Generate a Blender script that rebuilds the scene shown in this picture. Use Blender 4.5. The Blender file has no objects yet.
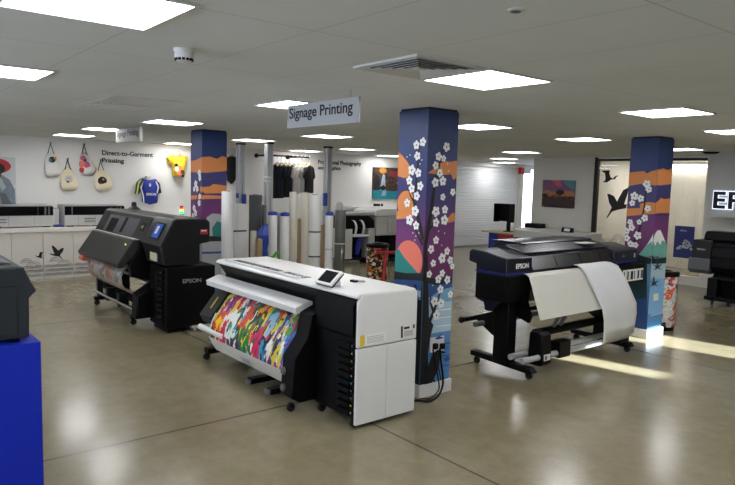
import bpy, bmesh, math, random
from mathutils import Vector, Matrix
random.seed(7)
SC = bpy.context.scene
COL = SC.collection
PI = math.pi
# ------------------------------------------------------------------ camera numbers
FPX, PITCH, ROLL, YAW, CAMH = 645.773, 0.09595485, -0.02645987, -0.88998162, 1.9
HC = 2.535                                    # ceiling height
fw = Vector((math.sin(YAW)*math.cos(PITCH), math.cos(YAW)*math.cos(PITCH), -math.sin(PITCH)))
r0 = Vector((math.cos(YAW), -math.sin(YAW), 0)); d0 = fw.cross(r0)
RT = r0*math.cos(ROLL) + d0*math.sin(ROLL)
DN = -r0*math.sin(ROLL) + d0*math.cos(ROLL)
CAM = Vector((0, 0, CAMH))
def ray(px, py): return fw + RT*((px-367.5)/FPX) + DN*((py-242.5)/FPX)
def PX(X, px, py): d = ray(px, py); return CAM + d*(X/d.x)          # point of a plane x = X
def PY(Y, px, py): d = ray(px, py); return CAM + d*(Y/d.y)
def PZ(Z, px, py): d = ray(px, py); return CAM + d*((Z-CAMH)/d.z)
cd = bpy.data.cameras.new('camera'); co = bpy.data.objects.new('camera', cd); COL.objects.link(co)
M3 = Matrix((RT, -DN, -fw)).transposed()
co.matrix_world = Matrix.Translation(CAM) @ M3.to_4x4()
cd.sensor_width = 36; cd.lens = FPX*36/735; cd.clip_start = .05; cd.clip_end = 200
SC.camera = co
# ------------------------------------------------------------------ materials
def lin(h):
    if isinstance(h, str):
        h = h.lstrip('#'); c = [int(h[i:i+2], 16)/255 for i in (0, 2, 4)]
    else: c = [v/255 for v in h]
    return tuple((v/12.92 if v <= .04045 else ((v+.055)/1.055)**2.4) for v in c) + (1,)
def mat(name, col, rough=.5, metal=0, emit=0, spec=.5, coat=0, bump=0, bscale=60, var=0, vscale=4):
    m = bpy.data.materials.new(name); m.use_nodes = True
    nt = m.node_tree; b = nt.nodes['Principled BSDF']
    c = lin(col)
    b.inputs['Base Color'].default_value = c; b.inputs['Roughness'].default_value = rough
    b.inputs['Metallic'].default_value = metal; b.inputs['Specular IOR Level'].default_value = spec
    b.inputs['Coat Weight'].default_value = coat
    if emit:
        b.inputs['Emission Color'].default_value = c; b.inputs['Emission Strength'].default_value = emit
    if bump or var:
        tc = nt.nodes.new('ShaderNodeTexCoord'); n = nt.nodes.new('ShaderNodeTexNoise')
        n.inputs['Scale'].default_value = bscale if bump else vscale; n.inputs['Detail'].default_value = 4
        nt.links.new(tc.outputs['Object'], n.inputs['Vector'])
        if bump:
            bp = nt.nodes.new('ShaderNodeBump'); bp.inputs['Strength'].default_value = bump; bp.inputs['Distance'].default_value = .004
            nt.links.new(n.outputs['Fac'], bp.inputs['Height']); nt.links.new(bp.outputs['Normal'], b.inputs['Normal'])
        if var:
            n2 = nt.nodes.new('ShaderNodeTexNoise'); n2.inputs['Scale'].default_value = vscale; n2.inputs['Detail'].default_value = 5
            nt.links.new(tc.outputs['Object'], n2.inputs['Vector'])
            mx = nt.nodes.new('ShaderNodeMix'); mx.data_type = 'RGBA'
            mx.inputs[6].default_value = tuple(v*(1-var) for v in c[:3])+(1,)
            mx.inputs[7].default_value = tuple(min(1, v*(1+var)) for v in c[:3])+(1,)
            nt.links.new(n2.outputs['Fac'], mx.inputs['Factor']); nt.links.new(mx.outputs[2], b.inputs['Base Color'])
    return m
class NT:
    "small node helper"
    def __init__(s, m): s.m = m; s.t = m.node_tree; s.b = s.t.nodes['Principled BSDF']
    def n(s, typ, **kw):
        x = s.t.nodes.new(typ)
        for k, v in kw.items():
            if hasattr(x, k): setattr(x, k, v)
            else: x.inputs[k].default_value = v
        return x
    def l(s, a, b): s.t.links.new(a, b)
    def math(s, op, a, b=None):
        x = s.t.nodes.new('ShaderNodeMath'); x.operation = op
        for i, v in enumerate((a, b)):
            if v is None: continue
            if isinstance(v, (int, float)): x.inputs[i].default_value = v
            else: s.l(v, x.inputs[i])
        return x.outputs[0]
    def ramp(s, fac, stops, interp='LINEAR'):
        r = s.t.nodes.new('ShaderNodeValToRGB'); cr = r.color_ramp; cr.interpolation = interp
        cr.elements[1].position = stops[-1][0]; cr.elements[1].color = lin(stops[-1][1])
        cr.elements[0].position = stops[0][0]; cr.elements[0].color = lin(stops[0][1])
        for (p, c) in stops[1:-1]: e = cr.elements.new(p); e.color = lin(c)
        s.l(fac, r.inputs['Fac']); return r.outputs['Color']
MT = {}
def A(name, *a, **k): MT[name] = mat(name, *a, **k)
A('wall', 'dddbd6', .75, bump=.05, bscale=90)
A('wallgrey', 'd0cdc6', .75, bump=.05, bscale=90)
A('cream', 'dcd9cf', .7, bump=.04)
A('panelgrey', 'bfbfbd', .6)
A('trim', 'd6d3cc', .5)
A('white', 'd9d9d6', .38)
A('whitep', 'dcdcda', .35)
A('paper', 'd8d6cc', .45)
A('signgrey', '8a8a86', .6)
A('paperw', 'dfe0e2', .5)
A('counter', 'dad5cb', .35)
A('cab', 'c9c4ba', .5)
A('black', '050506', .48, spec=.16)
A('blackm', '050505', .7, spec=.15)
A('blackg', '060608', .2, spec=.3)
A('char', '141416', .45, spec=.3, bump=.03, bscale=400)
A('char2', '292826', .5, spec=.35, bump=.03, bscale=400)
A('slate', '1b2128', .45, bump=.03, bscale=400)
A('navy', '0b0f20', .28)
A('navyb', '17213f', .4)
A('bluestripe', '1a2c94', .4)
A('printerstripe', '16236c', .35)
A('tealp', '6aa79c', .6)
A('sunlitblue', '7fb2e2', .6)
A('glassgrey', '45464a', .25)
A('blueplinth', '0724a6', .55, spec=.3)
A('bluecap', '2545a0', .5)
A('bluebag', '1d3f9c', .4, bump=.4, bscale=25)
A('grey', '9a9a98', .5)
A('greyl', 'b7b6b2', .5)
A('greyd', '5b5c5f', .5)
A('alu', 'a9abad', .3, .9)
A('aluw', 'b4b6b8', .45, .35)
A('steel', 'c4c6c8', .2, 1)
A('rubber', '151515', .8)
A('yellow', 'e0c02a', .5)
A('red', 'b3242a', .5)
A('redt', 'a81c22', .35)
A('green', '4f9a30', .5)
A('orange', 'cf8248', .6)
A('coral', 'd9705a', .6)
A('teal', '1f7a78', .6)
A('teald', '16424a', .6)
A('ink', '0d0d10', .6)
A('inkgreen', '0e1c1e', .6)
A('wh', 'e6e6e4', .6)
A('pale', 'a9c4d4', .6)
A('palegrey', 'a9adb0', .6)
A('midblue', '2b4f8c', .6)
A('lakeblue', '4f86c4', .6)
A('purple', '43305f', .6)
A('tan', 'a08868', .7)
A('creamroll', 'd2cdbf', .55)
A('darkroll', '3e4044', .5)
A('silver', '62645f', .2, .3, coat=.6)
A('wood', 'b89868', .55, var=.25, vscale=20)
A('screen', '10141c', .12)
A('screenb', '24479a', .25, emit=.25)
A('lcd', 'aeb6c0', .2, emit=.3)
A('skin', '5a3a2c', .6)
A('denim', '78848e', .8, var=.3, vscale=12)
A('greyfab', '8a8c8e', .8)
A('glow', 'dfe8ff', .5, emit=1.5)
A('posterbg', 'c2c4c4', .35)
A('shutterw', 'f0f1f3', .4)
A('lampred', 'd02018', .3, emit=1.0)
A('lampyel', 'f0e060', .3, emit=1.2)
A('lampgrn', '30e0a0', .3, emit=1.5)
A('clothblack', '0e0f12', .9, bump=.3, bscale=12)
A('clothwhite', 'cfccc8', .9, bump=.3, bscale=12)
A('clothpink', 'c9bcb8', .9, bump=.3, bscale=12)
A('clothgrey', 'a8a6a2', .9, bump=.3, bscale=12)
A('clothnavy', '151b2c', .9, bump=.3, bscale=12)
A('canvas', 'd8ccae', .9, bump=.5, bscale=14)
A('canvasw', 'd2cfca', .9, bump=.5, bscale=14)
A('jblue', '1a2f8c', .7, bump=.2, bscale=14)
A('jlime', 'b8cc3a', .7)
A('tyel', 'e0b81c', .8, bump=.2, bscale=14)
A('mannequin', 'c2b8ac', .5)
A('pink', 'c05a78', .7)
# emissive diffuser
A('diffuser', 'fdfdff', .5, emit=17.5)
A('striplight', 'fffaf0', .5, emit=20)
A('frame', 'c9c9c4', .4)
A('louvre', 'c4c4be', .55)
# ---- glass
def glassmat(name, mixv, tint=(1, 1, 1, 1)):
    m = bpy.data.materials.new(name); m.use_nodes = True; nt = m.node_tree
    for x in list(nt.nodes): nt.nodes.remove(x)
    o = nt.nodes.new('ShaderNodeOutputMaterial'); mx = nt.nodes.new('ShaderNodeMixShader')
    t = nt.nodes.new('ShaderNodeBsdfTransparent'); t.inputs[0].default_value = tint
    g = nt.nodes.new('ShaderNodeBsdfGlossy'); g.inputs['Roughness'].default_value = .02
    mx.inputs[0].default_value = mixv
    nt.links.new(t.outputs[0], mx.inputs[1]); nt.links.new(g.outputs[0], mx.inputs[2]); nt.links.new(mx.outputs[0], o.inputs[0])
    MT[name] = m
glassmat('glass', .05)
glassmat('acrylic', .08, (.93, .96, .97, 1))
# ---- floor: polished concrete
def floor_mat():
    m = mat('floor', '7f7664', .3); MT['floor'] = m; k = NT(m)
    tc = k.n('ShaderNodeTexCoord'); o = tc.outputs['Object']
    n1 = k.n('ShaderNodeTexNoise', Scale=.55, Detail=6.0, Roughness=.6); k.l(o, n1.inputs['Vector'])
    n2 = k.n('ShaderNodeTexNoise', Scale=7.0, Detail=8.0, Roughness=.7); k.l(o, n2.inputs['Vector'])
    n3 = k.n('ShaderNodeTexNoise', Scale=90.0, Detail=3.0); k.l(o, n3.inputs['Vector'])
    f = k.math('ADD', k.math('MULTIPLY', n1.outputs['Fac'], .5), k.math('ADD', k.math('MULTIPLY', n2.outputs['Fac'], .35), k.math('MULTIPLY', n3.outputs['Fac'], .15)))
    c = k.ramp(f, [(.3, '6f674f'), (.44, '7c735a'), (.56, '898067'), (.7, '9a9178')])
    sp = k.n('ShaderNodeSeparateXYZ'); k.l(o, sp.inputs[0])
    wob = k.math('MULTIPLY', k.math('SUBTRACT', n2.outputs['Fac'], .5), .01)
    def line(coord, v, w):
        return k.math('LESS_THAN', k.math('ABSOLUTE', k.math('ADD', k.math('SUBTRACT', coord, v), wob)), w)
    j = k.math('MAXIMUM', line(sp.outputs['X'], JX, .012), line(sp.outputs['Y'], JY, .010))
    j = k.math('MAXIMUM', j, line(sp.outputs['X'], JX-4.2, .009))
    j = k.math('MAXIMUM', j, line(sp.outputs['Y'], JY+4.0, .009))
    mx = k.n('ShaderNodeMix', data_type='RGBA'); k.l(k.math('MULTIPLY', j, .75), mx.inputs['Factor']); k.l(c, mx.inputs[6])
    mx.inputs[7].default_value = lin('3a352c'); k.l(mx.outputs[2], k.b.inputs['Base Color'])
    rg = k.math('ADD', .15, k.math('MULTIPLY', n1.outputs['Fac'], .10)); k.l(rg, k.b.inputs['Roughness'])
JX = PZ(0, 297, 402.7).x; JY = PZ(0, 430, 451.6).y
floor_mat()
# ---- ceiling: 0.6 m tiles with fine joints
def ceil_mat():
    m = mat('ceiling', 'e6e6e0', .85); MT['ceiling'] = m; k = NT(m)
    tc = k.n('ShaderNodeTexCoord'); o = tc.outputs['Object']; sp = k.n('ShaderNodeSeparateXYZ'); k.l(o, sp.inputs[0])
    def grid(c, off, pitch, w):
        f = k.math('FRACT', k.math('DIVIDE', k.math('ADD', c, off), pitch))
        return k.math('LESS_THAN', f, w)
    g = k.math('MAXIMUM', grid(sp.outputs['X'], 60+2.385, 1.2, .006), grid(sp.outputs['Y'], 60-2.80+1.8, .6, .009))
    n = k.n('ShaderNodeTexNoise', Scale=1.2, Detail=4.0); k.l(o, n.inputs['Vector'])
    c = k.ramp(n.outputs['Fac'], [(.3, 'd4d8d4'), (.7, 'dde0dc')])
    mx = k.n('ShaderNodeMix', data_type='RGBA'); k.l(k.math('MULTIPLY', g, .35), mx.inputs['Factor']); k.l(c, mx.inputs[6])
    mx.inputs[7].default_value = lin('5e5e5a'); k.l(mx.outputs[2], k.b.inputs['Base Color'])
    n2 = k.n('ShaderNodeTexNoise', Scale=160.0); k.l(o, n2.inputs['Vector'])
    bp = k.n('ShaderNodeBump', Strength=.08, Distance=.004); k.l(n2.outputs['Fac'], bp.inputs['Height']); k.l(bp.outputs['Normal'], k.b.inputs['Normal'])
ceil_mat()
# ---- pillar mural ground colour (printed gradient of the wrap)
def mural_mat():
    m = mat('mural', '333333', .5); MT['mural'] = m; k = NT(m)
    tc = k.n('ShaderNodeTexCoord'); sp = k.n('ShaderNodeSeparateXYZ'); k.l(tc.outputs['Object'], sp.inputs[0])
    f = k.math('DIVIDE', sp.outputs['Z'], 2.535)
    c = k.ramp(f, [(0, '2a5a9a'), (.12, '3a6cae'), (.30, '6d9ac0'), (.40, '7aa6c0'), (.415, '5e2552'), (.56, '6b2f66'), (.68, '3c3264'), (.82, '26386c'), (1, '143060')])
    k.l(c, k.b.inputs['Base Color'])
mural_mat()
# ---- colourful print, koi drums, photo prints
def splash_mat(name, cols, scale, dist, stretch=(1, 1, 1), rough=.35, rot=(.3, .5, .6), dscale=3.0):
    "blots of flat colour: warped cells, each with one ink"
    m = mat(name, '888888', rough); MT[name] = m; k = NT(m)
    tc = k.n('ShaderNodeTexCoord'); mp = k.n('ShaderNodeMapping'); mp.inputs['Scale'].default_value = stretch
    mp.inputs['Rotation'].default_value = rot
    k.l(tc.outputs['Object'], mp.inputs[0])
    n = k.n('ShaderNodeTexNoise', Scale=dscale, Detail=4.0); k.l(mp.outputs[0], n.inputs['Vector'])
    va = k.n('ShaderNodeVectorMath', operation='MULTIPLY_ADD'); k.l(n.outputs['Color'], va.inputs[0]); va.inputs[1].default_value = (dist,)*3; k.l(mp.outputs[0], va.inputs[2])
    v = k.n('ShaderNodeTexVoronoi', Scale=scale); k.l(va.outputs[0], v.inputs['Vector'])
    s = k.n('ShaderNodeSeparateColor'); k.l(v.outputs['Color'], s.inputs[0])
    k.l(k.ramp(s.outputs[0], [(q/len(cols), c) for q, c in enumerate(cols)], 'CONSTANT'), k.b.inputs['Base Color'])
    return m
splash_mat('splash', ['18a0c0', '103a9c', 'e8e8e4', '0e7a3a', 'd01c60', 'f0cc14', 'f2efe6', '101418', '2f9a38', 'e03418', 'f2a018', '5a1c78', '1a58c0', 'e8e6e8', '0a1228', 'c81840', '8ab8d8', 'd8c830', '0c3a70', '0e4a2a', '101010', '1a1a3a', '0c5030'], 6.2, .9, (1.6, .75, .75), rot=(0, .75, 0), dscale=6.5)
splash_mat('koi', ['141210', '201812', '1a1612', '8a2c18', 'c8742c', 'd8a860', 'e0d6c4', '161412', 'b8441e', '2a1c14', 'c89850', '161210'], 15, .35, dscale=9)
splash_mat('koiw', ['e4e2de', 'dcdad6', '26262a', 'c83c28', 'e6e4e0', 'dcdad6', 'b8b8b8', 'e0deda', '50525a', 'd8603a', 'e4e2de', 'd8d4d0'], 15, .35, dscale=9)
splash_mat('samples', ['6a6862', '8e8a84', '9a9690', '50504c', 'b0583c', '84827c', '7a8088', '9c8c7c', 'a8a49c', '444648'], 12, .3, dscale=6)
splash_mat('foliage', ['0c1410', '12201a', '16261c', '2c4a2a', '0e1814', '6a2a30', 'a83a4a', '1c3020', '8a5a20', '12241a', '3a2a24', '16281c'], 26, .4, dscale=12)
def grad_mat(name, zlo, zhi, stops, rough=.3):
    m = mat(name, '888888', rough); MT[name] = m; k = NT(m)
    tc = k.n('ShaderNodeTexCoord'); sp = k.n('ShaderNodeSeparateXYZ'); k.l(tc.outputs['Object'], sp.inputs[0])
    n = k.n('ShaderNodeTexNoise', Scale=9.0, Detail=4.0); k.l(tc.outputs['Object'], n.inputs['Vector'])
    f = k.math('DIVIDE', k.math('SUBTRACT', k.math('ADD', sp.outputs['Z'], k.math('MULTIPLY', k.math('SUBTRACT', n.outputs['Fac'], .5), .35)), zlo), zhi-zlo)
    k.l(k.ramp(f, stops), k.b.inputs['Base Color'])
# ------------------------------------------------------------------ mesh builder
WL = {}
class MB:
    def __init__(s): s.v = []; s.f = []; s.fm = []; s.mats = []
    def mi(s, m):
        if m not in s.mats: s.mats.append(m)
        return s.mats.index(m)
    def add(s, vs, fs, m):
        b = len(s.v); s.v += [tuple(v) for v in vs]; i = s.mi(m)
        for f in fs: s.f.append([b+q for q in f]); s.fm.append(i)
        return s
    def box(s, a, b, m):
        x0, y0, z0 = [min(p, q) for p, q in zip(a, b)]; x1, y1, z1 = [max(p, q) for p, q in zip(a, b)]
        vs = [(x0,y0,z0),(x1,y0,z0),(x1,y1,z0),(x0,y1,z0),(x0,y0,z1),(x1,y0,z1),(x1,y1,z1),(x0,y1,z1)]
        return s.add(vs, [(0,3,2,1),(4,5,6,7),(0,1,5,4),(1,2,6,5),(2,3,7,6),(3,0,4,7)], m)
    def prism(s, poly, ax, a, b, m):
        "poly in the two other axes, in x<y<z order"
        def mk(p, t): return {'x': (t, p[0], p[1]), 'y': (p[0], t, p[1]), 'z': (p[0], p[1], t)}[ax]
        n = len(poly); vs = [mk(p, a) for p in poly]+[mk(p, b) for p in poly]
        fs = [list(range(n))[::-1], list(range(n, 2*n))]+[(i, (i+1) % n, n+(i+1) % n, n+i) for i in range(n)]
        return s.add(vs, fs, m)
    def poly(s, pts, m): return s.add(pts, [list(range(len(pts)))], m)
    def slab(s, pts, off, m):
        "an outline in space thickened by the vector off"
        off = Vector(off); n = len(pts); vs = [Vector(p) for p in pts]; vs = vs+[p+off for p in vs]
        return s.add(vs, [list(range(n))[::-1], list(range(n, 2*n))]+[(i, (i+1) % n, n+(i+1) % n, n+i) for i in range(n)], m)
    def tube(s, pts, r, m, n=10, caps=True):
        pts = [Vector(p) for p in pts]; rs = r if isinstance(r, (list, tuple)) else [r]*len(pts)
        vs = []; fs = []; u = None
        for i, p in enumerate(pts):
            t = (pts[min(i+1, len(pts)-1)]-pts[max(i-1, 0)]).normalized()
            if u is None:
                u = t.orthogonal().normalized()
            else:
                u = (u-t*u.dot(t)); u = u.normalized() if u.length > 1e-6 else t.orthogonal().normalized()
            w = t.cross(u)
            vs += [p+(u*math.cos(2*PI*k/n)+w*math.sin(2*PI*k/n))*rs[i] for k in range(n)]
        for i in range(len(pts)-1):
            for k in range(n):
                fs.append((i*n+k, i*n+(k+1) % n, (i+1)*n+(k+1) % n, (i+1)*n+k))
        if caps: fs += [list(range(n))[::-1], list(range((len(pts)-1)*n, len(pts)*n))]
        return s.add(vs, fs, m)
    def lathe(s, prof, c, m, n=24, ax='z'):
        vs = []; fs = []
        for (r, z) in prof:
            for k in range(n):
                a = 2*PI*k/n; p = (r*math.cos(a), r*math.sin(a), z)
                if ax == 'x': p = (p[2], p[0], p[1])
                if ax == 'y': p = (p[0], p[2], p[1])
                vs.append((c[0]+p[0], c[1]+p[1], c[2]+p[2]))
        for i in range(len(prof)-1):
            for k in range(n): fs.append((i*n+k, i*n+(k+1) % n, (i+1)*n+(k+1) % n, (i+1)*n+k))
        fs += [list(range(n))[::-1], list(range((len(prof)-1)*n, len(prof)*n))]
        return s.add(vs, fs, m)
    def cyl(s, c, r, h, m, ax='z', n=20): return s.lathe([(r, 0), (r, h)], c, m, n, ax)
    def ball(s, c, r, m, n=16):
        rr = r if isinstance(r, (list, tuple)) else (r, r, r); vs = []; fs = []; h = n//2
        for i in range(h+1):
            t = PI*i/h
            for k in range(n): vs.append((c[0]+rr[0]*math.sin(t)*math.cos(2*PI*k/n), c[1]+rr[1]*math.sin(t)*math.sin(2*PI*k/n), c[2]+rr[2]*math.cos(t)))
        for i in range(h):
            for k in range(n): fs.append((i*n+k, (i+1)*n+k, (i+1)*n+(k+1) % n, i*n+(k+1) % n))
        return s.add(vs, fs, m)
    def loft(s, rings, m, caps=True):
        n = len(rings[0]); vs = [p for r in rings for p in r]; fs = []
        for i in range(len(rings)-1):
            for k in range(n): fs.append((i*n+k, i*n+(k+1) % n, (i+1)*n+(k+1) % n, (i+1)*n+k))
        if caps: fs += [list(range(n))[::-1], list(range((len(rings)-1)*n, len(rings)*n))]
        return s.add(vs, fs, m)
    def sheet(s, prof, ax, a, b, th, m):
        "a bent sheet: open profile in the two other axes, thickened, extruded along ax"
        n = len(prof); nor = []
        for i in range(n):
            p, q = prof[max(i-1, 0)], prof[min(i+1, n-1)]; dx, dy = q[0]-p[0], q[1]-p[1]; L = math.hypot(dx, dy) or 1
            nor.append((-dy/L*th, dx/L*th))
        return s.prism(list(prof)+[(p[0]+o[0], p[1]+o[1]) for p, o in reversed(list(zip(prof, nor)))], ax, a, b, m)
    def text(s, txt, o, rd, ud, m, h=None, w=None, depth=.002, bold=0, just='L'):
        cu = bpy.data.curves.new('t', 'FONT'); cu.body = txt; cu.extrude = 0; cu.offset = bold; cu.space_line = 1.0
        ob = bpy.data.objects.new('t', cu); COL.objects.link(ob)
        dg = bpy.context.evaluated_depsgraph_get(); dg.update(); me = ob.evaluated_get(dg).to_mesh()
        xs = [v.co.x for v in me.vertices]; ys = [v.co.y for v in me.vertices]
        x0, x1, y0, y1 = min(xs), max(xs), min(ys), max(ys)
        sy = (h/(y1-y0)) if h else None; sx = (w/(x1-x0)) if w else None
        sx = sx or sy; sy = sy or sx
        rd = Vector(rd).normalized(); ud = Vector(ud).normalized(); nd = rd.cross(ud); o = Vector(o)
        q = [o+rd*((v.co.x-x0)*sx)+ud*((v.co.y-y0)*sy) for v in me.vertices]
        fs = [list(p.vertices) for p in me.polygons]
        from collections import Counter
        ec = Counter(); ed = {}
        for f in fs:
            for i in range(len(f)):
                e = (f[i], f[(i+1) % len(f)]); kx = tuple(sorted(e)); ec[kx] += 1; ed[kx] = e
        nv = len(q); sides = [(ed[e][0], ed[e][1], nv+ed[e][1], nv+ed[e][0]) for e, c in ec.items() if c == 1]
        s.add(q+[p+nd*depth for p in q], [[i+nv for i in f] for f in fs]+sides, m)
        ob.evaluated_get(dg).to_mesh_clear(); bpy.data.objects.remove(ob); bpy.data.curves.remove(cu)
        return s
    def build(s, name, parent=None, label=None, cat=None, group=None, kind=None, bevel=0, loc=None, sub=0, glab=None, ang=35, seg=2):
        me = bpy.data.meshes.new(name); o = bpy.data.objects.new(name, me)
        base = WL[parent.name] if parent else Vector(loc or (0, 0, 0))
        me.from_pydata([tuple(Vector(v)-base) for v in s.v], [], s.f)
        for m in s.mats: me.materials.append(MT[m])
        for p, i in zip(me.polygons, s.fm): p.material_index = i
        bm = bmesh.new(); bm.from_mesh(me)
        bmesh.ops.recalc_face_normals(bm, faces=bm.faces)
        for f in bm.faces: f.smooth = True
        for e in bm.edges:
            if len(e.link_faces) == 2 and e.calc_face_angle(0) > math.radians(ang): e.smooth = False
        bm.to_mesh(me); bm.free(); me.update()
        COL.objects.link(o)
        if parent: o.parent = parent
        else: o.location = base
        WL[o.name] = base
        if bevel:
            b = o.modifiers.new('bevel', 'BEVEL'); b.width = bevel; b.segments = seg; b.limit_method = 'ANGLE'; b.angle_limit = math.radians(50); b.use_clamp_overlap = True
        if sub:
            b = o.modifiers.new('sub', 'SUBSURF'); b.levels = sub; b.render_levels = sub
        tag(o, label, cat, group, kind)
        return o
def tag(o, label=None, cat=None, group=None, kind=None):
    if label: o['label'] = label
    if cat: o['category'] = cat
    if group: o['group'] = group
    if kind: o['kind'] = kind
    return o
def thing(name, label, cat, loc, group=None):
    o = bpy.data.objects.new(name, None); COL.objects.link(o); o.location = loc; o.empty_display_size = .1
    WL[o.name] = Vector(loc); return tag(o, label, cat, group)
def dup(root, loc, label=None, rotz=None):
    r = root.copy(); COL.objects.link(r); r.location = loc; WL[r.name] = Vector(loc)
    if rotz is not None: r.rotation_euler = (0, 0, rotz)
    if label: r['label'] = label
    def rec(a, b):
        for ch in list(a.children):
            c = ch.copy(); COL.objects.link(c); c.parent = b; WL[c.name] = Vector(loc); rec(ch, c)
    rec(root, r)
    return r
def struct(name, B, **k):
    return B.build(name, kind='structure', **k)
A('navyban', '1c2c6e', .5); A('creamtop', 'c8b98c', .4); A('navyl', '12172a', .25); A('blackcov', '17181b', .3); A('greydd', '54565c', .45)
A('tealw', '1f8a96', .3, var=.4, vscale=9); A('waterw', '9fb4c8', .3, var=.3, vscale=18); A('goldleaf', 'c08a30', .5, var=.4, vscale=20); A('redleaf', '8a3038', .5, var=.5, vscale=20); A('dusk', '3f7f96', .3, var=.3, vscale=8); A('panelsign', 'b4b6b8', .45)
# ================================================================== THE SETTING
XW, YB = -13.05, 12.9
B = MB(); B.box((-13.6, -3.6, -.12), (3.2, 18.8, 0), 'floor'); struct('floor', B)
B = MB(); B.box((-13.6, -3.6, HC), (3.2, 18.8, HC+.12), 'ceiling'); struct('ceiling', B)
B = MB(); B.box((XW-.2, -3.6, 0), (XW, 13.6, HC), 'wall'); B.box((XW-.2, 13.6, 2.41), (XW, 16.79, HC), 'wall')
B.box((XW-.2, 16.79, 0), (XW, 16.94, HC), 'trim'); B.box((XW-.2, 16.94, 2.42), (XW, 18.6, HC), 'wall'); B.box((XW-.2, 18.45, 0), (XW, 18.6, 2.42), 'wall')
struct('wall_left', B)
B = MB(); B.box((XW-.2, 18.6, 0), (-9.66, 18.8, HC), 'wall'); struct('wall_far', B)
B = MB(); B.box((-9.66, YB, 0), (-8.03, YB+.15, HC), 'wallgrey'); B.box((-9.66, YB+.15, 0), (-9.5, 18.6, HC), 'wallgrey'); struct('wall_back', B)
B = MB(); B.box((-5.62, YB-.02, 0), (3.2, YB+.2, HC), 'wallgrey'); struct('wall_right', B)
B = MB(); B.box((-8.25, YB+.15, 0), (-8.1, 15.6, HC), 'cream'); struct('wall_office_left', B)
B = MB(); B.box((-8.25, 15.6, 0), (-5.2, 15.75, HC), 'cream'); struct('wall_office_back', B)
B = MB(); B.box((-5.35, YB+.2, 0), (-5.2, 15.6, HC), 'cream'); struct('wall_office_right', B)
# shop front behind the camera, with its tall windows
def wall_open(axis, t0, t1, a0, a1, holes, m):
    B = MB(); cuts = sorted(holes); p = a0
    def bx(u0, u1, z0, z1):
        if u1-u0 < 1e-4 or z1-z0 < 1e-4: return
        if axis == 'x': B.box((t0, u0, z0), (t1, u1, z1), m)
        else: B.box((u0, t0, z0), (u1, t1, z1), m)
    for (u0, u1, z0, z1) in cuts:
        bx(p, u0, 0, HC); bx(u0, u1, 0, z0); bx(u0, u1, z1, HC); p = u1
    bx(p, a1, 0, HC); return B
HX = [(7.52, 7.86, 1.73, 2.16), (9.02, 9.68, 1.0, 2.16)]
HY = [(-9.5, -6.5, .4, 2.3), (-5.5, -2.0, .4, 2.3), (-1.0, 2.2, .4, 2.3)]
struct('wall_front', wall_open('x', 3.0, 3.2, -3.6, YB, HX, 'wall'))
struct('wall_near', wall_open('y', -3.6, -3.4, -13.05, 3.0, HY, 'wall'))
def window(name, axis, t, a0, a1, z0, z1, fm='trim', w=.04):
    F = MB(); G = MB()
    for (u0, u1, p, q) in ((a0, a0+w, z0, z1), (a1-w, a1, z0, z1), (a0+w, a1-w, z0, z0+w), (a0+w, a1-w, z1-w, z1)):
        (F.box((t-.03, u0, p), (t+.03, u1, q), fm) if axis == 'x' else F.box((u0, t-.03, p), (u1, t+.03, q), fm))
    o = F.build(name, kind='structure')
    (G.box((t-.004, a0+w, z0+w), (t+.004, a1-w, z1-w), 'glass') if axis == 'x' else G.box((a0+w, t-.004, z0+w), (a1-w, t+.004, z1-w), 'glass'))
    G.build('glass_pane', o); return o
window('window_1', 'x', XW-.06, 16.94, 18.45, .02, 2.42)
for i, h in enumerate(HX): window('window_%d' % (i+2), 'x', 3.1, *h, w=.015)
for i, h in enumerate(HY): window('window_%d' % (i+4), 'y', -3.5, *h)
# roller shutter
t = thing('roller_shutter', 'wide white slatted roller shutter closing the far left opening', 'shutter', (-13.2, 15.4, 0))
prof = []
for i in range(33):
    z = .02+i*.0725
    prof += [(-13.19, z), (-13.165, z+.012), (-13.165, z+.058), (-13.19, z+.0705)]
B = MB(); B.sheet(prof, 'y', 13.62, 16.73, .01, 'shutterw'); B.build('slat_curtain', t, ang=20)
B = MB(); B.box((-13.22, 16.73, 0), (-13.12, 16.79, 2.41), 'trim'); B.build('guide_rail', t)
B = MB(); B.box((-13.2, 13.62, 0), (-13.14, 16.73, .03), 'alu'); B.build('bottom_bar', t)
# glazed office front
o = MB()
for (a, b) in (((-8.04, YB, 0), (-7.95, YB+.09, HC)), ((-7.95, YB, 2.455), (-5.62, YB+.09, 2.5))): o.box(a, b, 'ink')
o.box((-7.95, YB, 2.5), (-5.62, YB+.09, HC), 'ceiling')
gw = struct('window_7', o)
B = MB(); B.box((-7.95, YB+.03, .16), (-5.62, YB+.042, 2.455), 'glass'); B.build('glass_pane', gw)
B = MB(); B.box((-7.95, YB-.01, 0), (-5.62, YB+.08, .16), 'trim'); B.box((-7.95, YB-.02, .16), (-5.62, YB+.08, .18), 'trim'); B.build('base_rail', gw)
G0 = YB+.028
def pxpoly(B, plane, val, pts, dx, dy, sx, m, off):
    "outline given in the photo, standing on a plane of the room, 1.5 mm thick"
    P = [(PX if plane == 'x' else PY)(val, dx+a/sx, dy+b/sx) for a, b in pts]
    B.slab(P, off, m)
CR1 = [(230,322),(240,338),(262,345),(268,400),(262,428),(245,435),(245,445),(285,445),(330,415),(372,412),(378,390),(410,375),(385,374),(360,385),(355,400),(335,402),(318,385),(308,345),(315,318)]
CR2 = [(110,298),(118,335),(128,352),(118,375),(105,398),(112,394),(130,370),(155,362),(185,357),(190,342),(178,340),(192,300),(197,272),(175,283),(155,318),(150,330),(138,308),(122,300)]
B = MB(); pxpoly(B, 'y', G0, CR1, 580, 140, 10.5, 'ink', (0, -.002, 0)); B.build('flying_crane_graphic', gw)
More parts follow.
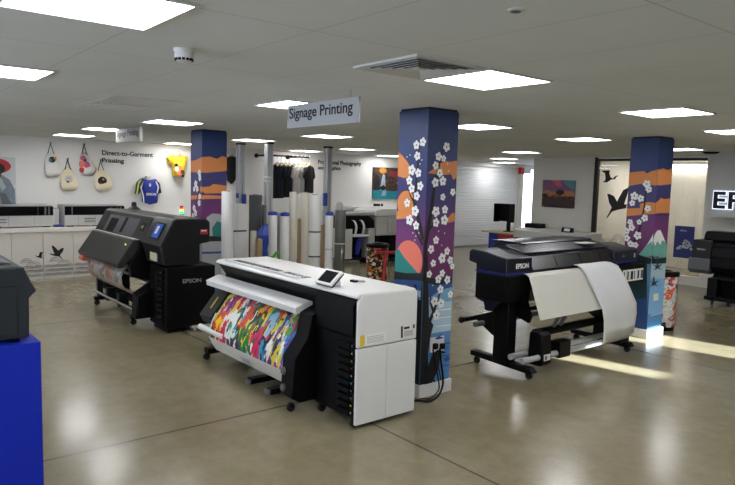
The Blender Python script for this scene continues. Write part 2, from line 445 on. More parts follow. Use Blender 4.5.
B = MB(); pxpoly(B, 'y', G0, CR2, 580, 120, 4.04, 'ink', (0, -.002, 0)); B.build('landing_crane_graphic', gw)
def wave_lines(B, plane, val, centres, m, r=.004, off=0):
    for (px, py, rad, n) in centres:
        for k in range(n):
            rr = rad*(1-k/n)
            P = (PX if plane == 'x' else PY)
            pts = []
            for j in range(13):
                a = PI*j/12*1.05-.08
                q = P(val, px+rr*math.cos(a), py-rr*math.sin(a)*.9); pts.append(q)
            B.tube(pts, r, m, 4)
B = MB()
for (px, py, rad) in ((596, 240, 6), (592, 243, 5), (600, 243, 5), (607, 242, 4.5), (618, 240, 6), (613, 243, 4), (625, 243, 5)):
    wave_lines(B, 'y', G0-.004, [(px, py, rad, 3)], 'grey', .005)
wave_lines(B, 'y', G0-.004, [(667, 250, 7, 3), (672, 262, 9, 3), (683, 268, 8, 3), (693, 271, 7, 3), (666, 272, 7, 3), (676, 278, 6, 2)], 'palegrey', .005)
B.build('wave_line_graphic', gw)
# trims
B = MB(); B.box((-5.62, YB-.035, 0), (2.98, YB-.02, .12), 'trim'); struct('baseboard_right', B)
B = MB(); B.box((-9.66, YB-.015, 0), (-8.04, YB, .1), 'trim'); struct('baseboard_back', B)
B = MB(); B.box((XW, 5.7, 0), (XW+.015, 13.6, .1), 'trim'); struct('baseboard_left', B)
# office light strip and a small brown box on its wall
t = thing('strip_light', 'long bright strip light along the top of the cream office wall', 'light', (-7.1, 15.56, 2.43))
B = MB(); B.box((-7.75, 15.5, 2.44), (-6.2, 15.602, 2.49), 'trim'); B.build('housing', t)
B = MB(); B.box((-7.72, 15.48, 2.43), (-6.23, 15.54, 2.44), 'striplight'); B.build('tube', t)
t = thing('office_light', 'square light panel on the ceiling inside the glazed office', 'light', (-7.2, 14.2, HC))
B = MB(); B.box((-7.5, 13.9, HC-.012), (-6.9, 14.5, HC), 'frame'); B.build('frame', t)
B = MB(); B.box((-7.48, 13.92, HC-.016), (-6.92, 14.48, HC-.012), 'striplight'); B.build('diffuser', t)
a = PY(15.55, 596, 219); b = PY(15.55, 603, 230)
B = MB(); B.box((a.x, 15.52, b.z), (b.x, 15.6, a.z), 'tan'); tb = B.build('key_box', label='small brown box on the cream office wall below the flying crane', cat='box', bevel=.005)
# ================================================================== CEILING FITTINGS
def light_proto(loc, label):
    t = thing('ceiling_light', label, 'light', loc, 'square ceiling light panels')
    x, y, z = loc; B = MB(); hx, hy = .278, .292; w = .014
    for (a, b) in (((-hx, -hy), (hx, -hy+w)), ((-hx, hy-w), (hx, hy)), ((-hx, -hy+w), (-hx+w, hy-w)), ((hx-w, -hy+w), (hx, hy-w))):
        B.box((x+a[0], y+a[1], z-.012), (x+b[0], y+b[1], z), 'frame')
    B.build('frame', t)
    B = MB(); B.box((x-hx+w, y-hy+w, z-.008), (x+hx-w, y+hy-w, z-.001), 'diffuser'); B.build('diffuser', t)
    return t
LIGHTS = [
 ((-2.60, .76), 'largest light panel in the upper left corner, nearest to the camera'),
 ((PZ(HC, 36, 79.5).x+.278, PZ(HC, 36, 79.5).y-.292), 'light panel cut off by the left edge of the photo'),
 ((-2.695, 3.09), 'bright square light panel right beside the louvred air vent'),
 ((-4.82, 3.10), 'light panel partly hidden behind the hanging sign with large letters'),
 ((173, 122), 'light panel above and left of the left painted pillar, over the dark printer'),
 ((327, 136), 'light panel directly below the hanging sign with large letters'),
 ((478, 126.3), 'light panel touching the right edge of the centre painted pillar'),
 ((667, 112), 'light panel above the right painted pillar'),
 ((583, 139), 'light panel to the left of the top of the right painted pillar'),
 ((357, 149), 'thin light panel over the professional photography wall text'),
 ((521, 152), 'light panel over the corner of the wall with the sunset picture'),
 ((504, 158.5), 'small light panel second nearest to the top of the white shutter'),
 ((495.5, 162.5), 'smallest light panel just above the white shutter'),
 ((376, 156), 'light panel above the waterfall picture'),
 ((253, 140), 'light panel just above the tops of the two left metal poles'),
 ((297, 151), 'light panel above the clothes rail of black shirts'),
 ((74, 135), 'light panel above the hanging tote bags'),
 ((107, 129), 'light panel left of the small far hanging sign'),
 ((680, 149), 'light panel peeping out right of the right painted pillar'),
 ((181, 143.5), 'light panel above the yellow shirt on the left wall'),
 ((740, 131), 'light panel sliver at the right edge of the photo'),
]
proto = None
for (a, lab) in LIGHTS:
    loc = (a[0], a[1], HC) if a[0] < 0 else tuple(PZ(HC, *a)); loc = (max(loc[0], -12.5), loc[1], HC)
    if proto is None: proto = light_proto(loc, lab)
    else: dup(proto, loc, lab)
for loc in ((-2.7, -1.7, HC), (-.2, .8, HC), (-.2, 3.2, HC), (-.2, 5.5, HC), (-5.2, -1.7, HC), (-7.8, .8, HC), (-10.3, .8, HC)):
    dup(proto, loc, 'ceiling light panel over the part of the room outside the photo')
# louvred diffuser
vc = Vector((-2.685, 2.51, HC))
t = thing('air_vent', 'square louvred four-way air vent next to the bright light panel', 'vent', vc)
B = MB(); h = .262
for (a, b) in (((-h, -h), (h, -h+.03)), ((-h, h-.03), (h, h)), ((-h, -h+.03), (-h+.03, h-.03)), ((h-.03, -h+.03), (h, h-.03))):
    B.box((vc.x+a[0], vc.y+a[1], HC-.012), (vc.x+b[0], vc.y+b[1], HC), 'frame')
B.build('frame', t)
B = MB(); B.box((vc.x-.243, vc.y-.243, HC-.003), (vc.x+.243, vc.y+.243, HC), 'blackm'); B.build('backing', t)
for k in range(5):
    r1 = .24-.044*k; r2 = r1-.03; B = MB()
    o4 = [(-r1, -r1), (r1, -r1), (r1, r1), (-r1, r1)]; i4 = [(-r2, -r2), (r2, -r2), (r2, r2), (-r2, r2)]
    for q in range(4):
        a, b, c, d = o4[q], o4[(q+1) % 4], i4[(q+1) % 4], i4[q]
        P = [Vector((vc.x+p[0], vc.y+p[1], z)) for p, z in ((a, HC-.018), (b, HC-.018), (c, HC-.005), (d, HC-.005))]
        B.slab(P, (0, 0, .003), 'louvre')
    B.build('blade', t)
B = MB(); B.box((vc.x-.03, vc.y-.03, HC-.016), (vc.x+.03, vc.y+.03, HC-.008), 'louvre'); B.build('centre_plate', t)
# smoke detector, recessed speaker, grille, tiny vent
sd = PZ(HC, 184, 49)
t = thing('smoke_detector', 'white round smoke detector with dark slots on the ceiling', 'smoke detector', sd)
B = MB(); B.lathe([(.052, 0), (.052, -.012), (.048, -.02)], sd, 'white', 28); B.build('base', t)
B = MB(); B.lathe([(.046, -.02), (.047, -.044), (.040, -.060), (.03, -.066), (.0, -.067)], sd, 'white', 28); B.build('cap', t)
B = MB()
for k in range(14):
    a = 2*PI*k/14; c = Vector((sd.x+.0425*math.cos(a), sd.y+.0425*math.sin(a), HC-.054)); u = Vector((-math.sin(a), math.cos(a), 0))*.007; n = Vector((math.cos(a), math.sin(a), 0))*.004
    B.slab([c-u+Vector((0, 0, -.006)), c+u+Vector((0, 0, -.006)), c+u+Vector((0, 0, .006)), c-u+Vector((0, 0, .006))], n, 'black')
B.build('slots', t)
sp = PZ(HC, 516, 9.5)
t = thing('ceiling_speaker', 'small round dark disc set in the ceiling near the top edge', 'speaker', sp)
B = MB(); B.lathe([(.03, 0), (.031, -.006), (.022, -.008)], sp, 'frame', 24); B.build('rim', t)
B = MB(); B.lathe([(.022, -.007), (.015, -.011), (0, -.012)], sp, 'greyd', 24); B.build('centre', t)
g = PZ(HC, 128, 104)
t = thing('ceiling_grille', 'pale flush air grille in the ceiling above the far hanging sign', 'vent', g)
B = MB(); B.box((g.x-.6, g.y-.3, HC-.004), (g.x+.6, g.y+.3, HC), 'frame'); B.build('frame', t)
for k in range(8): pass
B = MB()
for k in range(10): B.box((g.x-.55, g.y-.26+k*.054, HC-.008), (g.x-.05, g.y-.23+k*.054, HC-.004), 'frame')
B.build('louvre_bars', t)
g = PZ(HC, 711, 152)
B = MB(); B.lathe([(.13, 0), (.13, -.012), (.09, -.03), (0, -.03)], g, 'blackm', 24); B.build('dome_camera', label='flat dark round fitting on the ceiling above the illuminated wall letters', cat='ceiling fitting', loc=g)
# ================================================================== PILLARS
class Face:
    def __init__(s, B, plane, val, lo, hi): s.B, s.plane, s.val, s.lo, s.hi = B, plane, val, lo, hi; s.n = 0
    def uv(s, px, py):
        p = (PX if s.plane == 'x' else PY)(s.val, px, py); return [p.y if s.plane == 'x' else p.x, p.z]
    def P(s, u, z, off):
        u = min(max(u, s.lo), s.hi); z = min(max(z, .121), HC-.001)
        return Vector((s.val+off, u, z)) if s.plane == 'x' else Vector((u, s.val-off, z))
    def raw(s, pts, m):
        s.n += 1; s.B.poly([s.P(u, z, .0008+.0004*s.n) for u, z in pts], m)
    def px(s, pts, m): s.raw([s.uv(*p) for p in pts], m)
    def disc(s, px, py, r, m, n=28, z=None):
        u, w = s.uv(px, py); s.raw([(u+r*math.cos(2*PI*k/n), w+r*math.sin(2*PI*k/n)) for k in range(n)], m)
    def flower(s, px, py, r=.045, rot=0.3):
        r *= .8
        u, w = s.uv(px, py); s.n += 1; off = .0008+.0004*s.n
        for k in range(5):
            a = rot+2*PI*k/5; c = (u+.6*r*math.cos(a), w+.6*r*math.sin(a)); pts = []
            for j in range(14):
                b = 2*PI*j/14; x, y = .46*r*math.cos(b), .42*r*math.sin(b)
                pts.append(s.P(c[0]+x*math.cos(a)-y*math.sin(a), c[1]+x*math.sin(a)+y*math.cos(a), off+.00004*k))
            s.B.poly(pts, 'wh')
        s.B.poly([s.P(u+.2*r*math.cos(2*PI*k/10), w+.2*r*math.sin(2*PI*k/10), off+.0003) for k in range(10)], 'purple')
    def branch(s, pts, w, m='ink'):
        "tapered stroke through photo points"
        q = [s.uv(*p) for p in pts]; L = []; R = []; n = len(q)
        for i in range(n):
            a, b = q[max(i-1, 0)], q[min(i+1, n-1)]; dx, dy = b[0]-a[0], b[1]-a[1]; l = math.hypot(dx, dy) or 1
            h = (w[0]+(w[1]-w[0])*i/(n-1))/2
            L.append((q[i][0]-dy/l*h, q[i][1]+dx/l*h)); R.append((q[i][0]+dy/l*h, q[i][1]-dx/l*h))
        s.raw(L+R[::-1], m)
def pillar(label, x1, y0, art, W=.37):
    t = thing('pillar', label, 'pillar', (x1-W/2, y0+W/2, 0))
    B = MB(); B.box((x1-W, y0, .1), (x1, y0+W, HC-.02), 'mural'); B.build('shaft', t)
    B = MB(); B.box((x1-W+.01, y0+.01, HC-.02), (x1-.01, y0+W-.01, HC), 'ink'); B.build('shadow_gap', t)
    B = MB(); B.box((x1-W-.02, y0-.02, 0), (x1+.02, y0+W+.02, .115), 'white'); B.build('skirting', t, bevel=.004)
    B = MB(); art(Face(B, 'y', y0, x1-W, x1), Face(B, 'x', x1, y0, y0+W)); B.build('mural_artwork', t, ang=180)
    return t
def art_c(L, R):
    L.px([(395, 300), (426, 297), (426, 400), (395, 400)], 'lakeblue')
    L.px([(395, 152), (402, 155), (407, 161), (411, 168), (410, 177), (404, 178), (395, 176)], 'orange')
    L.disc(406.5, 204, .118, 'orange'); L.px([(395, 211), (404, 211), (416, 214), (411, 218), (400, 219), (395, 219)], 'orange')
    L.disc(409, 260, .175, 'coral'); L.px([(394, 250), (399, 249), (405, 258), (412, 266), (419, 274), (394, 274)], 'teal')
    L.px([(394, 271), (406, 273), (428, 274), (428, 282), (410, 280), (394, 279)], 'inkgreen')
    L.px([(394, 279), (410, 280), (428, 282), (428, 292), (412, 289), (394, 286)], 'midblue')
    L.px([(394, 284), (406, 285), (414, 288), (421, 292), (421, 297), (394, 294)], 'pale')
    R.px([(428, 173), (433, 169), (437, 165), (441, 163), (446, 161), (450, 162), (458, 160.5), (458, 178), (453, 180), (451, 174), (445, 175), (434, 174)], 'orange')
    R.px([(440, 220), (447, 219), (452, 213), (458, 213), (458, 221), (448, 223)], 'orange')
    R.px([(421, 275), (436, 279), (452, 277), (452, 283), (436, 285), (421, 283)], 'inkgreen')
    R.px([(421, 282), (436, 285), (452, 283), (452, 287), (440, 290), (432, 296), (421, 300)], 'midblue')
    R.px([(428, 305), (440, 302), (452, 301), (452, 330), (428, 334)], 'pale')
    R.px([(426, 352), (440, 349), (451, 350), (451, 396), (421, 398)], 'lakeblue')
    for (a, b) in ((310, 1.4), (318, 1.0), (326, 1.3), (344, 1.1), (356, 1.2), (366, 1)):
        R.px([(436, a), (451, a-2), (451, a-2+b), (436, a+b*.6)], 'wh' if a < 340 else 'midblue')
    # tree
    L.px([(413, 400), (411.5, 360), (413, 330), (414, 300), (414, 285), (416.5, 284), (419, 300), (421, 300), (422.5, 270), (424, 238), (430, 240), (426, 400)], 'ink')
    L.branch([(424, 240), (421, 228), (417, 213), (414, 200), (416.5, 186), (417.5, 170), (419, 152), (420, 138)], (.05, .008))
    L.branch([(416, 206), (411, 196), (408, 188)], (.02, .006))
    L.branch([(423, 245), (417, 232), (411, 222)], (.025, .006))
    L.px([(413, 300), (409, 292), (406, 286), (409.5, 287), (414, 294)], 'ink')
    R.px([(418, 400), (419.5, 345), (421, 300), (423.3, 240), (426, 240), (427.5, 262), (428, 290), (428.5, 318), (433, 325), (430, 336), (427.5, 352), (428, 385), (428, 400)], 'ink')
    R.branch([(425, 243), (428, 226), (431.5, 208), (433.5, 190), (437, 172), (441, 156), (445, 138)], (.05, .008))
    R.branch([(427, 232), (434, 222), (441, 216)], (.025, .006))
    R.branch([(428.5, 322), (433, 312), (437, 300), (441, 288)], (.045, .012))
    R.branch([(433, 312), (430, 303), (430, 296)], (.03, .01))
    for (x, y) in ((417, 145), (423.5, 142), (418, 156), (412.5, 170), (419, 173), (410, 180.5), (421, 186), (412.5, 188.5), (417.5, 196), (408, 203), (416, 211), (410.5, 220), (417, 225.5)): L.flower(x, y, .058 if (x, y) in ((412.5, 170), (416, 211), (410.5, 220)) else .048, random.random())
    for (x, y, r) in ((446, 147, 5), (438, 156.5, 4.5), (443, 158.5, 3.5), (435, 165.5, 4.3), (439, 173, 4.5), (434.5, 182.5, 5), (442, 181, 5), (452, 192, 4), (442, 197, 3.8), (435, 211.5, 5.6), (444, 209.5, 4.5), (443.5, 220, 5.4), (435, 222.5, 4.8), (435, 240, 4.3), (430, 249, 4.6), (446, 251, 4.3), (441, 258, 5.5), (449, 260, 4.3), (451, 266, 3.5), (432, 263, 4), (428, 274, 4), (441, 273, 4), (437, 279, 4.6), (446, 279.5, 4.6), (439, 289, 4.6), (449, 294, 4), (433, 301, 5.2), (439.5, 303, 5.2), (435, 315, 5.2)): R.flower(x, y, r*.0103, random.random())
    for (x, y) in ((408, 157), (411, 155), (421, 164), (423, 160), (414, 233), (417, 236), (416, 240), (420, 233)): L.disc(x, y, .007, 'wh', 6)
    for (x, y) in ((446, 164), (447, 171), (437, 231), (443, 233), (440, 245), (431, 285), (442, 262)): R.disc(x, y, .007, 'wh', 6)
    # blue swallows and herons by the water
    R.px([(433, 338), (437, 335.5), (440, 333), (438.5, 336), (443, 337), (438, 338.6), (435, 339)], 'midblue')
    R.px([(442, 358), (446, 355), (447, 357), (449, 356), (447, 360), (443, 361)], 'midblue')
    R.px([(422, 398), (424, 378), (427, 363), (431, 353), (436, 349), (440, 350), (445, 352), (440, 353), (438, 359), (437, 368), (433, 376), (430, 383), (429, 397)], 'ink')
    R.branch([(431, 397), (432.5, 385), (431, 378)], (.012, .02)); R.branch([(440, 397), (439, 380), (437, 368)], (.012, .016))
    R.px([(434, 390), (437, 384), (441, 381), (445, 383), (443, 388), (440, 393), (436, 394)], 'midblue')
def art_r(L, R):
    L.px([(624, 264), (647, 263), (647, 345), (620, 345)], 'teald')  # water on this face painted darker, its shade put into the colours
    L.px([(622, 300), (647, 298), (647, 345), (620, 345)], 'midblue')
    R.px([(640, 263), (668, 262), (668, 345), (640, 345)], 'lakeblue')
    R.px([(640, 263), (668, 262), (668, 312), (640, 316)], 'sunlitblue')  # water blue lightened, with reflected sunlight put into the colour
    R.px([(640, 264), (668, 263), (668, 278), (640, 280)], 'pale')
    for F in (L, R):
        F.px([(625, 172.5), (634, 172), (644, 171), (647, 173.5), (652, 171), (657, 170), (663, 168), (667, 170), (672, 168), (672, 184), (658, 185.5), (640, 184), (625, 186)], 'orange')
    L.px([(640, 204), (648, 202), (660, 203), (660, 208), (640, 208)], 'orange')
    R.px([(652, 203), (658, 201), (661, 197.5), (664, 199), (672, 198), (672, 213), (652, 213.5)], 'orange')
    L.px([(624, 208.5), (640, 208), (660, 208), (660, 214), (640, 215), (624, 216)], 'orange')
    R.px([(650, 215), (660, 213), (672, 213), (672, 215.5), (660, 216), (650, 216)], 'purple')
    # snow peak
    for F in (L, R):
        F.px([(636, 258), (642, 251), (648, 243), (655, 234), (657, 231), (660, 230.5), (663, 236), (667, 246), (670, 258)], 'tealp')
        F.px([(647, 245), (651, 239), (655, 233.5), (657, 230.5), (660, 230), (662, 234), (665, 242), (662, 240), (660, 245), (657, 241), (655, 246), (652, 241)], 'wh')
        F.px([(624, 254), (634, 253), (643, 256), (655, 259), (668, 257), (668, 263), (650, 264), (624, 262)], 'inkgreen')
    L.branch([(637, 240), (640, 228), (643, 215), (645, 203), (646, 190), (646, 180)], (.035, .008)); L.branch([(632, 245), (636, 238), (641, 232)], (.03, .01))
    for (x, y, r) in ((647, 184, 4), (649, 189.5, 3.3), (634.5, 196, 4.2), (641, 198.5, 3.6), (632.5, 203, 3.2), (648, 208.5, 3.4), (645, 218, 3.6), (639.5, 222, 2.8), (630.5, 222, 3), (632, 227.5, 3.6), (627, 231, 3.4), (638, 235.5, 4.2), (627, 238, 3.8), (631, 244, 3.5), (636, 245, 3)): L.flower(x, y, r*.0155, random.random())
    for (x, y) in ((657, 265), (653.5, 281.5)):
        R.px([(x-4.5, y-1), (x-1, y+1), (x-.6, y-9 if y < 270 else y-5), (x+.6, y-9 if y < 270 else y-5), (x+.8, y+.5), (x+5, y-1.5), (x+1.5, y+2.5), (x+5, y+4.5), (x, y+3.6), (x-4, y+5.5), (x-1.6, y+2.5)], 'navyb')
    R.px([(653, 294), (658, 293), (658, 300), (653, 301)], 'wh'); R.px([(650, 315), (661, 312.5), (661, 313.6), (650, 316.2)], 'pale')
    L.px([(634, 316), (637, 314.5), (639, 315.5), (637, 317)], 'navyb')
def art_l(L, R):
    for F in (L, R):
        F.px([(190, 161), (196, 160), (202, 157), (210, 156.5), (217, 159), (222, 156), (229, 157.5), (229, 171), (205, 173), (190, 172)], 'orange')
        F.px([(200, 187), (210, 186.5), (213, 184), (222, 185), (229, 186), (229, 193), (205, 193.5), (200, 191)], 'orange')
        F.px([(190, 195.5), (205, 195), (229, 196), (229, 198.5), (205, 199), (190, 199.5)], 'orange')
    R.px([(198, 240), (203, 226), (207, 217), (212, 213.5), (220, 214), (225, 219), (229, 226), (229, 240)], 'palegrey')
    R.px([(213, 240), (212, 228), (217, 221), (222, 223), (226, 220), (229, 224), (229, 240)], 'teal')
    R.px([(190, 240), (229, 239), (229, 275), (190, 278)], 'palegrey'); L.px([(190, 240), (204, 239), (204, 275), (190, 278)], 'palegrey')
    R.px([(190, 238), (210, 236), (229, 237), (229, 241), (190, 242)], 'inkgreen')
    R.px([(200, 252), (230, 251), (230, 253), (200, 254)], 'midblue')
    L.branch([(193, 220), (196, 205), (199, 190), (200, 172)], (.03, .01))
    for (x, y, r) in ((199.5, 173, 3.3), (200, 178, 3), (196, 184, 3.6), (197.5, 189, 3), (194.5, 189, 2.6), (200, 196.5, 2.8), (199.5, 203, 3.2), (194.5, 208, 3.2), (196, 213, 3.4), (193.5, 216, 3)): L.flower(x, y, r*.018, random.random())
pc = pillar('centre pillar painted with white blossom tree at dusk, in front of the white printer', -4.0, 3.87, art_c)
pr = pillar('right pillar painted with blossom and snowy peak, behind the printer with hanging white paper', -3.99, 7.8, art_r)
pl_ = pillar('left pillar painted with orange clouds and purple sky, behind the dark printer', -8.36, 3.82, art_l)
# socket, plugs and cable on the centre pillar
x = -4.0+.002
a = PX(x, 430, 338); b = PX(x, 443, 350)
t = thing('power_socket', 'white double power socket low on the centre painted pillar', 'socket', (x, (a.y+b.y)/2, b.z))
B = MB(); B.box((x, a.y, b.z), (x+.012, b.y, a.z), 'white'); B.build('plate', t, bevel=.003)
for k, py in enumerate((433, 440)):
    c = PX(x, py, 345); B = MB(); B.box((x+.012, c.y-.022, c.z-.03), (x+.05, c.y+.022, c.z+.022), 'black'); B.build('plug', t, bevel=.008)
def droop(pts, n=8):
    "Catmull-Rom through points"
    P = [Vector(p) for p in pts]; P = [P[0]]+P+[P[-1]]; out = []
    for i in range(1, len(P)-2):
        for k in range(n):
            u = k/n; a, b, c, d = P[i-1:i+3]
            out.append(.5*((2*b)+(c-a)*u+(2*a-5*b+4*c-d)*u*u+(3*b-a-3*c+d)*u**3))
    return out+[P[-2]]
x2 = x+.04
B = MB(); B.tube(droop([PX(x2, 440, 348), PX(x2, 441, 362), PX(x2, 443, 378), PX(x2+.02, 442, 388), PZ(.02, 437, 397), PZ(.012, 428, 401), PZ(.012, 416, 400.5), (-3.95, 3.63, .012)]), .009, 'black', 8)
B.build('power_cable', label='black cable looping from pillar socket down to the floor', cat='cable', loc=(x2, 4.0, .01))
B = MB(); B.tube(droop([PX(x2, 433, 349), PX(x2, 434, 358), PX(x2, 437, 372), PX(x2+.02, 439, 384), PX(x2+.03, 438, 391), PZ(.012, 430, 398.5), PZ(.012, 421, 398.7), (-3.95, 3.70, .012)]), .006, 'black', 8)
B.build('power_cable', label='thinner black cable beside the looping one, from left plug of the pillar socket', cat='cable', loc=(x2, 3.98, .01))
# ================================================================== HANGING SIGNS
def sign(label, x0, x1, y, z0, z1, m='panelsign', name='hanging_sign'):
    t = thing(name, label, 'sign', ((x0+x1)/2, y, z0), 'hanging signs')
    B = MB(); B.box((x0, y, z0), (x1, y+.02, z1), m); B.build('panel', t)
    if m == 'signgrey': B = MB(); B.box((x1, y-.005, z0-.01), (x1+.014, y+.03, z1), 'white'); B.build('end_strip', t)
    B = MB(); hh = z1-z0
    B.text('Signage Printing', (x0+.035*(x1-x0), y-.001, z0+.27*hh), (1, 0, 0), (0, 0, 1), 'ink', h=.60*hh, w=(x1-x0)*.90, depth=.0015, bold=.012); B.build('lettering', t)
    for xx in (x0+.1, x1-.1):
        B = MB(); B.tube([(xx, y+.01, z1), (xx, y+.01, HC)], .0025, 'alu', 6); B.build('hanging_wire', t)
    return t
p0, p1 = PY(2.8, 287.3, 128), PY(2.8, 357.8, 123); p2 = PY(2.8, 287.3, 106)
sign('large hanging sign reading Signage Printing in front of the centre pillar', p0.x, p1.x, 2.8, (p0.z+p1.z)/2, p2.z)
q0, q1 = PY(3.02, 116, 140), PY(3.02, 140, 140)
sign('small far hanging sign seen edge-on above the left wall text', q0.x, q1.x, 3.02, PY(3.02, 140, 140.5).z, PY(3.02, 140, 126.5).z, 'signgrey')
# ================================================================== LEFT WALL
t = thing('wall_lettering', 'black wall lettering reading Direct-to-Garment Printing beside the hanging tote bags', 'wall lettering', (XW, 4.3, 2.1), 'wall lettering')
B = MB()
a = PX(XW, 102, 155); b = PX(XW, 153, 155); c = PX(XW, 102, 162); d = PX(XW, 124, 162); e0 = PX(XW, 102, 149.5)
B.text('Direct-to-Garment', (XW, a.y, a.z), (0, 1, 0), (0, 0, 1), 'ink', h=(e0.z-a.z)*.88, w=b.y-a.y, depth=.006, bold=.02); B.build('text_line', t); B = MB()
B.text('Printing', (XW, c.y, c.z-.03), (0, 1, 0), (0, 0, 1), 'ink', h=(e0.z-a.z)*1.05, w=d.y-c.y, depth=.006, bold=.02)
B.build('text_line', t)
t = thing('wall_lettering', 'black wall lettering reading Professional Photography, partly behind a metal pole', 'wall lettering', (XW, 9.6, 2.1), 'wall lettering')
B = MB(); a = PX(XW, 318, 164); b = PX(XW, 361, 168); h = PX(XW, 318, 161).z-PX(XW, 318, 165.5).z
B.text('Professional Photography', (XW, a.y, a.z-.03), (0, 1, 0), (0, 0, 1), 'ink', h=h*1.25, w=b.y-a.y, depth=.006, bold=.02)
B.build('text_line', t); B = MB()
a = PX(XW, 318, 170.5); b = PX(XW, 340.5, 171.5)
B.text('and Graphics', (XW, a.y, a.z), (0, 1, 0), (0, 0, 1), 'ink', h=h*1.1, w=b.y-a.y, depth=.006, bold=.02)
B.build('text_line', t)
# counter and cabinets
CF = -12.44
B = MB(); B.box((-13.045, .6, .84), (CF+.03, 5.7, .92), 'counter'); B.build('worktop', label='long pale worktop along the left wall carrying the box-shaped printers', cat='worktop', loc=(-12.7, 3, .84), bevel=.008)
edges = [1.17, 1.68, 2.19, 2.69, 3.19, 3.69, 4.19, 4.69, 5.19, 5.69]
cabl = {2: 'white base cabinet under the worktop left of the bird graphics', 3: 'white base cabinet with a small black flying bird graphic', 4: 'white base cabinet with a larger black rising bird graphic',
        1: 'white base cabinet at the left edge of the photo behind the desktop printer', 5: 'white base cabinet left of the dark printer cover, beside the rising bird', 6: 'white base cabinet behind the left end of the dark printer', 7: 'white base cabinet hidden behind the middle of the dark printer', 8: 'white base cabinet hidden behind the right end of the dark printer', 9: 'white base cabinet at the far end of the left worktop'}
BD1 = [(250,215),(270,228),(285,225),(292,200),(325,200),(310,208),(305,235),(318,245),(300,243),(272,236)]
BD2 = [(362,208),(380,220),(400,212),(378,155),(390,150),(412,170),(428,188),(455,168),(470,172),(462,195),(440,222),(470,265),(435,232),(410,230),(385,222)]
rnd = random.Random(3)
for i in range(1, len(edges)):
    y0, y1 = edges[i-1], edges[i]
    t = thing('base_cabinet', cabl[i], 'cabinet', (-12.74, (y0+y1)/2, 0), 'white base cabinets under the left worktop')
    B = MB(); B.box((-13.04, y0+.002, .0), (CF-.02, y1-.002, .84), 'cab'); B.build('body', t)
    B = MB(); B.box((CF-.02, y0+.004, .0), (CF, y1-.004, .835), 'cab'); B.build('front_panel', t, bevel=.002)
    if i in (3, 4):
        B = MB(); pxpoly(B, 'x', CF+.001, BD1 if i == 3 else BD2, 0, 225, 7.35, 'ink', (.0015, 0, 0)); B.build('bird_graphic', t)
    if 2 <= i <= 6:
        B = MB()
        def arcs(cy, cz, R, n, sq=.8):
            for k in range(n):
                rr = R*(1-k/n); pts = []
                for j in range(11):
                    an = PI*j/10; yy = cy+rr*math.cos(an)
                    if y0+.006 < yy < y1-.006: pts.append((CF+.003, yy, cz+rr*sq*math.sin(an)))
                if len(pts) > 1: B.tube(pts, .0042, 'ink', 4)
        for r_ in range(3):
            for q in range(3): arcs(y0+.09+q*.16+.05*(r_ % 2), .05+.075*r_, .10, 3, .5)
        arcs(y0+.12+.2*rnd.random(), .30, .09, 3, .9); arcs(y0+.34, .26, .1, 2, .6)
        B.box((CF+.001, y0+.006, .165), (CF+.003, y1-.006, .17), 'greyd')
        B.build('wave_line_graphic', t)
# box-shaped garment printers on the worktop
def boxprinter(label, y0, y1, left_side):
    t = thing('benchtop_printer', label, 'printer', (-12.7, (y0+y1)/2, .92), 'box-shaped printers on the left worktop')
    xf = -12.47
    B = MB(); B.box((-13.0, y0, .935), (xf-.02, y1, 1.29), 'greyl'); B.build('body', t, bevel=.01)
    B = MB(); B.box((-13.0, y0+.01, 1.29), (xf-.03, y1-.01, 1.308), 'grey'); B.build('lid', t, bevel=.008)
    B = MB(); B.box((xf-.02, y0+.005, .94), (xf, y1-.005, 1.125), 'greyl'); fr = B.build('lower_front', t, bevel=.006)
    B = MB()
    for k in range(3):
        yy = y0+(y1-y0)*(.22+.28*k); B.box((xf, yy-.004, .95), (xf+.002, yy, 1.12), 'greyd')
    B.build('front_joints', fr); B = MB()
    m_ = (y0+y1)/2; m_ = y0+(y1-y0)*.42
    B.box((xf, m_-.11, 1.06), (xf+.012, m_+.08, 1.075), 'greyd'); B.build('drawer_handle', fr); B = MB(); B.box((xf, m_-.11, 1.01), (xf+.012, m_+.08, 1.025), 'greyd'); B.build('drawer_handle', fr)
    B = MB(); B.box((xf-.02, y0+.005, 1.13), (xf, y1-.005, 1.29), 'blackg'); wn = B.build('black_front_window', t, bevel=.004)
    B = MB()
    for yy in ((y1-.26, y1-.25), (y1-.15, y1-.12), (y1-.09, y1-.06), (y0+.12, y0+.14)): B.box((xf, yy[0], 1.14), (xf+.003, yy[1], 1.28), 'greyd')
    B.build('window_dividers', wn)
    for yy in (y0+.06, y0+.5, y1-.16): B = MB(); B.box((-12.6, yy, .92), (xf-.03, yy+.1, .936), 'black'); B.build('foot', t)
boxprinter('box-shaped printer on the left worktop, cut off by the left edge of the photo', 1.45, 2.88, False)
boxprinter('box-shaped printer on the left worktop, partly behind the dark printer', 3.06, 4.13, True)
a = PX(-12.5, 55, 228); b = PX(-12.5, 66, 225)
B = MB(); B.box((-12.75, 2.90, .92), (-12.45, 3.05, .95), 'bluestripe'); B.build('folded_cloth', label='small blue cloth on the worktop between the two box-shaped printers', cat='cloth', bevel=.008)
B = MB(); B.box((-13.0, 2.90, .92), (-12.8, 3.05, 1.22), 'whitep'); B.box((-12.98, 2.905, 1.22), (-12.82, 3.04, 1.25), 'greyl'); B.build('storage_tub', label='white tub at the wall between the two box-shaped printers', cat='box', bevel=.008)
